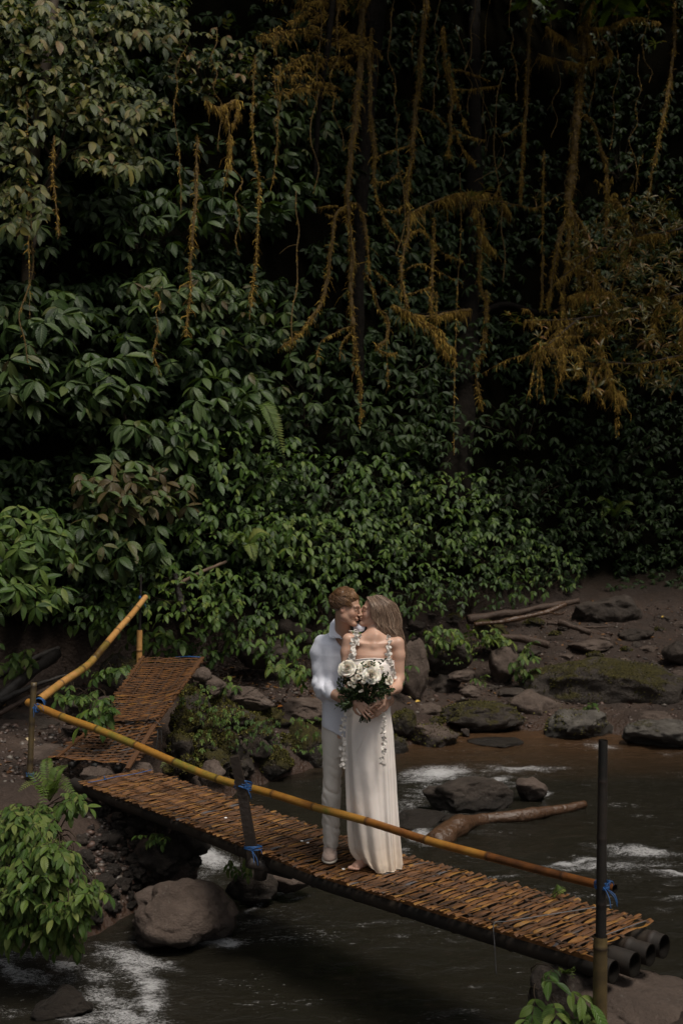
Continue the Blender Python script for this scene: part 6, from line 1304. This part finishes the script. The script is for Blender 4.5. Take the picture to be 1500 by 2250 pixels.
# ------------------------------------------------ woman
wom = thing('person', 'barefoot woman in a long ivory satin dress, with long brown hair, kissing the man', 'person', tuple(QW(690, 2110)))
S = SDF((-.08, 6.28, .50), (.50, 6.84, 1.84), .0042)
HW = QW(712, 303, .085); wW, MW = head(S, HW, A(-.96, -.10, .20), A(.17, 0, 1), .90, False)
S.cone(wW(-.02, 0, -.05), QW(712, 520, .02), .047, .050, .025); S.cone(QW(715, 490, .02), QW(575, 510, .01), .046, .040, .05); S.cone(QW(715, 490, .02), QW(858, 533, .01), .046, .040, .05)
S.loft([QW.z(v) for v in (1250, 1150, 1000, 900, 800, 700, 600, 530)], [QW.x(u) for u in (683, 683, 683, 685, 690, 697, 702, 705)], [6.64, 6.64, 6.63, 6.62, 6.61, 6.61, 6.62, 6.63], [.148, .150, .122, .118, .125, .130, .128, .11], [.115, .115, .09, .085, .095, .095, .085, .06], .025)
S.ell(QW(635, 715, -.050), (.055, .042, .05), None, .03); S.ell(QW(762, 715, -.050), (.055, .042, .05), None, .03)
S.cone(QW(700, 548, -.045), QW(600, 525, -.028), .008, .008, .035); S.cone(QW(715, 548, -.045), QW(820, 528, -.028), .008, .008, .035)       # collar bones
S.cone(QW(728, 470, -.03), QW(708, 545, -.045), .006, .007, .03)                                                                        # neck tendon
S.chain([QW(532, 500, .01), QW(520, 590, .0), QW(520, 720, -.03), QW(545, 860, -.14), QW(583, 940, -.235)], [.043, .040, .037, .033, .023], .02)
S.chain([QW(880, 524, .01), QW(886, 610, .0), QW(886, 770, -.01), QW(868, 838, -.07), QW(788, 888, -.225)], [.043, .040, .036, .036, .023], .02)
hand(S, QW(585, 925, -.240), A(.80, -.10, -.85), A(-.35, -1, .25), .92, (.2, .45, .5), 1, .2)
hand(S, QW(788, 890, -.235), A(-1, -.12, -.48), A(.05, -1, .45), .92, (.2, .5, .6), -1, .2)
S.chain([QW(620, 1200, .02), QW(615, 1700, .0), QW(625, 2040, .04)], [.08, .055, .036], .02) if False else None
V, f = S.mesh(); V = smooth_v(V, f, 1); D = face_dat(V, wW, HW, MW, .90, .0028); mb = MB(); mb.add(V, f, D)
body_w = bl(mb.build('body', SK_W, wom))
def foot(toe, heel, z0):
    a = A(*toe, z0); b = A(*heel, z0); d = unit(b-a); s = unit(np.cross(d, A(0, 0, 1))); L = np.linalg.norm(b-a); S = SDF(np.minimum(a, b)-A(.07, .07, .02), np.maximum(a, b)+A(.07, .07, .14), .003)
    S.cone(a+d*.045+s*.012+A(0, 0, .018), a+d*(L-.03)+A(0, 0, .026), .020, .026, .01); S.cone(a+d*.05-s*.016+A(0, 0, .018), a+d*(L*.6)+A(0, 0, .04), .018, .026, .02); S.cone(a+d*.05+s*.0+A(0, 0, .02), a+d*(L*.75)+A(0, 0, .06), .020, .030, .02); S.cone(a+d*(L*.75)+A(0, 0, .055), a+d*(L*.78)+A(0, 0, .13), .034, .032, .02)
    for i, (o_, st, r) in enumerate([(-.024, .0, .0115), (-.006, .004, .0088), (.008, .010, .0082), (.021, .017, .0076), (.033, .026, .007)]): S.cone(a+d*(.052)+s*o_*.9+A(0, 0, .014), a+d*(st+.008)+s*o_+A(0, 0, .0105), r*1.1, r, .003)
    V, f = S.mesh(); mb = MB(); V = smooth_v(V, f, 1); D = np.zeros_like(V); D[:, 2] = .5; mb.add(V, f, D); return mb
fo_ = foot((QW.x(548, -.03), 6.575), (.205, 6.70), deckz(.12, 6.62)+.002); bl(fo_.build('foot', SK_W, wom))
# dress
VL = np.array([(636, 545, 850, .100, 6.605), (660, 541, 854, .112, 6.60), (700, 537, 857, .122, 6.60), (760, 539, 853, .119, 6.60), (830, 545, 842, .103, 6.612), (900, 542, 832, .095, 6.615), (980, 526, 827, .098, 6.62), (1060, 515, 836, .108, 6.625), (1150, 510, 846, .118, 6.63), (1250, 511, 852, .124, 6.635), (1400, 517, 861, .130, 6.64), (1550, 526, 869, .135, 6.65), (1700, 536, 878, .142, 6.655), (1850, 545, 888, .150, 6.66), (1950, 556, 896, .155, 6.665), (2030, 572, 903, .160, 6.665), (2080, 592, 905, .158, 6.66), (2118, 612, 902, .155, 6.655)], float)
nr, na = 300, 360; tt = np.linspace(0, 1, nr); th = np.arange(na)*2*pi/na; vv = np.interp(tt, np.linspace(0, 1, 60), np.interp(np.linspace(0, 1, 60), [0, 1], [636, 2118]))
I = lambda c: np.interp(vv, VL[:, 0], VL[:, c]); ul, ur, dr_, yc = I(1), I(2), I(3), I(4); cx = QW.x((ul+ur)/2); rx = (ur-ul)/2*.000942; zt = QW.z(vv)
TH, TT = np.meshgrid(th, tt); ct, st_ = np.cos(TH), np.sin(TH); low = np.clip((TT-.22)/.78, 0, 1)
drift = .35*np.sin(TT*2.2)+.12*np.sin(TT*7)
THW = TH+.22*np.sin(2*TH+1.0+TT)+.16*np.sin(3*TH+TT*2.2+.5)+.05*np.sin(5*TH+TT*4)
def ridge(k, ph, dr, p): w_ = .5+.5*np.cos(k*THW+ph+dr*drift); return w_**p
fold = (.15*(ridge(7, .4, 1.0, 3.2)-.28)+.095*(ridge(12, 2.2, -1.3, 2.6)-.32)+.035*(ridge(21, 1.0, 2.0, 1.5)-.4))*low**.8
fold += .008*fbm(np.stack([ct*2, st_*2, TT*9], -1), 3, 1.2, 3)*np.clip(TT*5, 0, 1)
hug = .010*np.clip(1-np.abs(TT-.20)/.08, 0, 1)*np.cos(14*TH+TT*60)
pud = np.clip((TT-.93)/.07, 0, 1); fold += pud*.05*fbm(np.stack([ct*4, st_*4, TT*20], -1), 3, 1.0, 8)
lift = np.clip((-ct-.15)/.6, 0, 1)*np.clip((-st_+.6), 0, 1)        # left side of the hem is held up above the bare foot
r_ = 1+fold+hug; Xd = cx[:, None]+rx[:, None]*ct*r_; Yd = yc[:, None]+dr_[:, None]*st_*r_
Zd = zt[:, None]+0*TH; Zd = Zd+.075*lift*np.clip((TT-.90)/.10, 0, 1); dk = np.vectorize(lambda x, y: deckz(x, y))(Xd[-1], Yd[-1])+.003; Zd = np.maximum(Zd+pud*.006*np.sin(9*TH), dk[None])
Zd[0] += .012*st_[0]**2*(st_[0] < 0)-.008*np.cos(TH[0]*2)
V = np.stack([Xd, Yd, Zd], -1); i, j = np.meshgrid(np.arange(nr-1), np.arange(na), indexing='ij'); i = i.ravel(); j = j.ravel(); k2 = (j+1) % na
mb = MB(); mb.add(V.reshape(-1, 3), np.stack([i*na+j, (i+1)*na+j, (i+1)*na+k2, i*na+k2], 1)); tube(mb, np.vstack([V[0], V[0][:1]]), .0035, 6, cap=False)
sm = smooth_path([V[int(nr*.43), int(na*.655)]+A(0, -.002, 0), V[int(nr*.39), int(na*.69)]+A(0, -.003, 0), V[int(nr*.33), int(na*.73)]+A(0, -.003, 0)], 20); tube(mb, sm, .0012, 5)
# bunched hem pulled over the ankle
q = V[-1, int(na*.60)]; S = SDF((.06, 6.50, -.06), (.26, 6.78, .14), .004); S.cone(A(.17, 6.63, .035), A(.225, 6.63, -.015), .040, .032, .02); S.cone(A(.15, 6.62, .06), A(.19, 6.60, .02), .030, .028, .02)
_, p = S.sub(S.lo, S.lo+S.h*S.n, 0); S.D += (.008*vnoise(p*A(20, 20, 70), 3)).astype(np.float32); V2, f2 = S.mesh(); mb.add(smooth_v(V2, f2, 1), f2)
dress = bl(mb.build('dress', CL_DRESS, wom))
def petal_cluster(mb, c, r, rng, n=5, face=A(0, -1, 0)):
    for k in range(n):
        a = rng.uniform(0, 6.28); d = unit(A(cos(a), -.35+rng.normal(0, .3), sin(a)-.25)); nn = unit(face+rng.normal(0, .4, 3)); leaf_batch(mb, [c+rng.normal(0, r*.25, 3)*A(1, .4, 1)], [d], [nn], [r*rng.uniform(.8, 1.25)], [r*rng.uniform(.9, 1.3)], [rng.uniform(.3, 1.4)], [.45], [rng.rand()], 5, .8)
rng = np.random.RandomState(4)
def garland(pts, n, r, fill=4):
    mb = MB(); q = smooth_path(pts, n*4); tube(mb, q, .0022, 5)
    for k in range(n): petal_cluster(mb, q[min(k*4+2, len(q)-1)]+rng.normal(0, .004, 3), r*rng.uniform(.8, 1.15), rng, fill)
    o = mb.build('flower_strap', CL_PET, dress)
garland([QW(602, 448, -.02), QW(596, 490, -.06), QW(580, 540, -.085), QW(560, 590, -.105), QW(548, 645, -.105), QW(552, 670, -.11)], 10, .023, 5)
garland([QW(826, 478, -.02), QW(818, 520, -.055), QW(812, 570, -.085), QW(826, 620, -.10), QW(845, 670, -.09), QW(852, 720, -.08), QW(848, 770, -.075)], 11, .021, 4)
garland([QW(520, 1000, -.13), QW(495, 1080, -.115), QW(490, 1180, -.11), QW(497, 1290, -.11), QW(490, 1400, -.11)], 10, .023, 4)
garland([QW(770, 1010, -.15), QW(775, 1080, -.15), QW(782, 1180, -.15), QW(776, 1290, -.155), QW(768, 1385, -.155)], 10, .022, 4)
mb = MB(); tube(mb, smooth_path([QW(605, 452, -.02), QW(585, 430, -.04), QW(570, 436, -.05), QW(582, 446, -.05), QW(602, 448, -.045)], 20), .0025, 5); tube(mb, smooth_path([QW(602, 448, -.045), QW(570, 440, -.06), QW(535, 438, -.06)], 12), .002, 5)
o = mb.build('tie', CL_PET, dress)
# long hair
S = SDF(QW(650, 640, -.1)-A(0, .03, .0), QW(950, 170, .28)+A(0, .0, .02), .0045); r3 = A(.097, .078, .086)*.92
S.ell(wW(-.020, 0, .040), r3, MW, .01); S.chain([wW(-.05, 0, .02), QW(815, 380, .09), QW(848, 470, .085), QW(880, 545, .07)], [.074, .066, .050, .024], .03)
S.ell(wW(.075, 0, -.02), A(.085, .10, .085)*.9, MW, .008, True); S.cone(QW(735, 470, -.06), QW(690, 560, -.08), .05, .05, .01, True)
V, f = S.mesh(); mb = MB(); mb.add(V, f, A(0, 0, .38)); rng = np.random.RandomState(9)
lerp = lambda a, b, k: a+(b-a)*k
for side, cnt in ((-1, 1250), (1, 200)):
    for k in range(cnt):
        a = rng.rand()**.9; g_ = 1+rng.normal(0, .015); dm = cos(pi/2*min(1, max(0, (a-.30)/.70)))
        r0 = (lerp(664, 775, a), lerp(203, 186, min(1, a*1.5))+max(0, a-.6)*22); r1 = (lerp(690, 868, a), lerp(262, 262, a)); r2 = (lerp(712, 892, a), lerp(345, 370, a)); r3_ = (lerp(756, 912, a), lerp(432, 480, a)); r4 = (lerp(800, 936, a)+rng.normal(0, 9), lerp(505, 625, a)+rng.normal(0, 26))
        j = lambda s_: rng.normal(0, s_); w1 = rng.normal(0, 9)+7*sin(a*9)
        dd = side*.080*rng.uniform(.93, 1.1)
        q = [QW(r0[0]+j(5), r0[1]+j(2), .085+dd*.30), QW(r1[0]+j(5), r1[1]+j(5), .085+dd*(.1+.93*dm)), QW(r2[0]+j(5)+w1, r2[1]+j(5), .085+dd*(.1+.95*dm)), QW(r3_[0]+j(6)-w1, r3_[1]+j(6), .075+dd*(.1+.85*dm)), QW(r4[0], r4[1], .055+dd*.35*dm)]
        strand(mb, q, rng.uniform(.0013, .0030), float(np.clip(rng.normal(.5, .24)+.12*(a < .3), .03, 1)), 16, 4, .6)
for k in range(60):       # loose wisps
    q = [QW(880+rng.normal(0, 10), 360+rng.normal(0, 20), .07), QW(895+rng.normal(0, 10), 450, .06), QW(915+rng.normal(0, 12), 540, .04), QW(932+rng.normal(0, 10), 600+rng.normal(0, 40), .03)]; strand(mb, q, .0011, rng.rand(), 14, 4)
for k in range(0):
    q = [QW(640+j(4), 430, -.03), QW(645+j(6), 470, -.05), QW(652+j(8), 520+j(10), -.055)]; strand(mb, q, .0016, rng.rand(), 10, 4)
bl(mb.build('hair', HR_W, wom))

# ------------------------------------------------ bouquet
QB = Plane(6.40); bq = thing('bouquet', 'round bouquet of white roses with dark green leaves held by both of them', 'bouquet', tuple(QB(648, 1090)))
def rose_mesh(mb, c, r0, axis, rng, n=26, open_=1.0):
    ax = unit(axis); s = unit(np.cross(ax, A(.2, .1, 1))); b = np.cross(ax, s)
    for k in range(n):
        fr = (k+.5)/n; a = k*2.4+rng.normal(0, .3); r = r0*rng.uniform(.88, 1.08); rad = r*(.10+.72*fr**.85); hgt = r*(.75-.55*fr); wd = .95-.25*fr; tilt = (.15+1.05*fr*open_)
        m = 7; S_, T_ = np.meshgrid(np.linspace(-1, 1, m), np.linspace(0, 1, 6)); ang = a+S_*wd
        rr = rad*(.35+.65*np.sin(T_*1.4))+r*.30*fr*T_**3*open_-r*.05*np.abs(S_)*T_; zz_ = -r*.35+hgt*T_**.8*(1-.15*S_**2)+r*.25*(1-fr)*T_-.10*r*fr*T_**4+r*.07*np.sin(S_*4+k*1.7)*T_**2+r*.05*rng.normal()*T_
        V = c+s*(rr*np.cos(ang))[..., None]+b*(rr*np.sin(ang))[..., None]+ax*zz_[..., None]; mb.add(V.reshape(-1, 3), grid_faces(6, m), A(0, 0, rng.rand()))
g = G('white_rose_petal'); t, u, r = g.dat(); M_ROSE = g.done(g.bsdf(g.mix(r, (.82, .75, .62), (.86, .82, .74)), .55, .3, sub=.15))
rng = np.random.RandomState(3)
for nm, u_, v_, d_, rr, ax_, n in [('rose', 522, 702, -.07, .060, A(-.35, -1, .45), 30), ('rose', 692, 752, -.10, .060, A(.15, -1, .35), 32), ('rose', 680, 690, -.045, .064, A(.05, -.75, .65), 44), ('rose', 822, 790, -.03, .032, A(.6, -.8, .2), 16), ('bud', 570, 785, -.10, .026, A(-.2, -1, .1), 12), ('bud', 540, 812, -.09, .021, A(-.4, -1, -.1), 10), ('bud', 572, 832, -.10, .017, A(-.1, -1, -.3), 9), ('bud', 620, 862, -.10, .018, A(0, -1, -.5), 10), ('bud', 612, 725, -.09, .026, A(0, -1, .3), 12), ('bud', 598, 765, -.11, .024, A(0, -1, .1), 12), ('bud', 590, 692, -.06, .020, A(0, -.8, .5), 10), ('bud', 768, 700, -.05, .022, A(.4, -.8, .4), 10), ('bud', 470, 745, -.05, .018, A(-.7, -.8, .1), 9), ('bud', 640, 790, -.11, .022, A(0, -1, 0), 12)]:
    mb = MB(); rose_mesh(mb, QB(u_, v_, d_), rr, ax_, rng, n, 1.0 if nm == 'rose' else .55); bl(mb.build(nm, M_ROSE, bq))
fl = MB(); st = MB(); CB = QB(650, 930, .03)
for k in range(330):
    a = rng.uniform(0, 2*pi); e = rng.uniform(0, 1)**.5; u_ = 645+205*e*cos(a); v_ = 835-150*e*sin(a)*(1 if sin(a) > 0 else .95)
    if k < 60: u_ = rng.uniform(430, 600); v_ = rng.uniform(840, 980) if u_ < 520 else rng.uniform(830, 930)
    if k >= 310: u_ = rng.uniform(490, 530); v_ = rng.uniform(930, 1000)
    c = QB(u_, v_, -.075*(1-e**2)+rng.normal(.0, .018)); d = unit(c-CB+A(0, -.02, 0)); q = np.array([c-d*.05, c-d*.02+rng.normal(0, .004, 3), c]); tube(st, q, .0012, 4, cap=False)
    for m in range(rng.randint(4, 8)):
        pos = q[0]*(1-m/7)+c*(m/7)+d*.012*m/7; sd_ = unit(np.cross(d, rng.normal(0, 1, 3))); l = rng.uniform(.018, .034); leaf_batch(fl, [pos], [d*.7+sd_*.75], [np.cross(sd_, d)+A(0, -.8, .5)], [l], [l*.46], [.3], [.25], [rng.rand()], 3)
for k in range(5):
    c0 = QB(660+k*22, 700-6*k, -.09); 
    for m in range(5 if k % 2 == 0 else 0): leaf_batch(fl, [c0+A(.004*m*(k-2), -.004, .008*m)], [A((-1)**m*.8, -.2, .6)], [A(0, -1, .3)], [.022], [.011], [.2], [.2], [rng.rand()], 3)
BQ_LEAF = m_leaf('bouquet_leaf', [(.010, .020, .008), (.020, .040, .014), (.035, .065, .020), (.06, .085, .03)], .4, .5, .3, .15)
bl(fl.build('foliage', BQ_LEAF, bq)); bl(st.build('sprigs', M_GSTEM, bq)); mb = MB()
for k in range(26):
    a = rng.uniform(0, 2*pi); r_ = rng.uniform(0, 1)**.5; tube(mb, smooth_path([QB(640+80*r_*cos(a), 850, .0+.03*sin(a)*r_), QB(648+20*r_*cos(a), 990, .0+.018*r_*sin(a)), QB(645+42*r_*cos(a), 1075+rng.uniform(-12, 16), .0+.03*r_*sin(a))], 14), rng.uniform(.0022, .0036), 6, cap=True)
bl(mb.build('stems', m_simple('rose_stem', (.020, .035, .012), .5, .4, 60, .4), bq))
mb = MB(); RC = QW(716, 938, -.268); a = np.linspace(0, 2*pi, 20); tube(mb, RC+np.stack([np.cos(a)*.003, np.cos(a)*.006, np.sin(a)*.0095], 1), .0012, 5); V0, F0 = ico(1); mb.add(V0*.003+RC+A(0, -.010, .003), F0)
g = G('silver'); bl(mb.build('ring', g.done(g.bsdf((.8, .78, .74), .2, .5, metal=1.0)), wom))
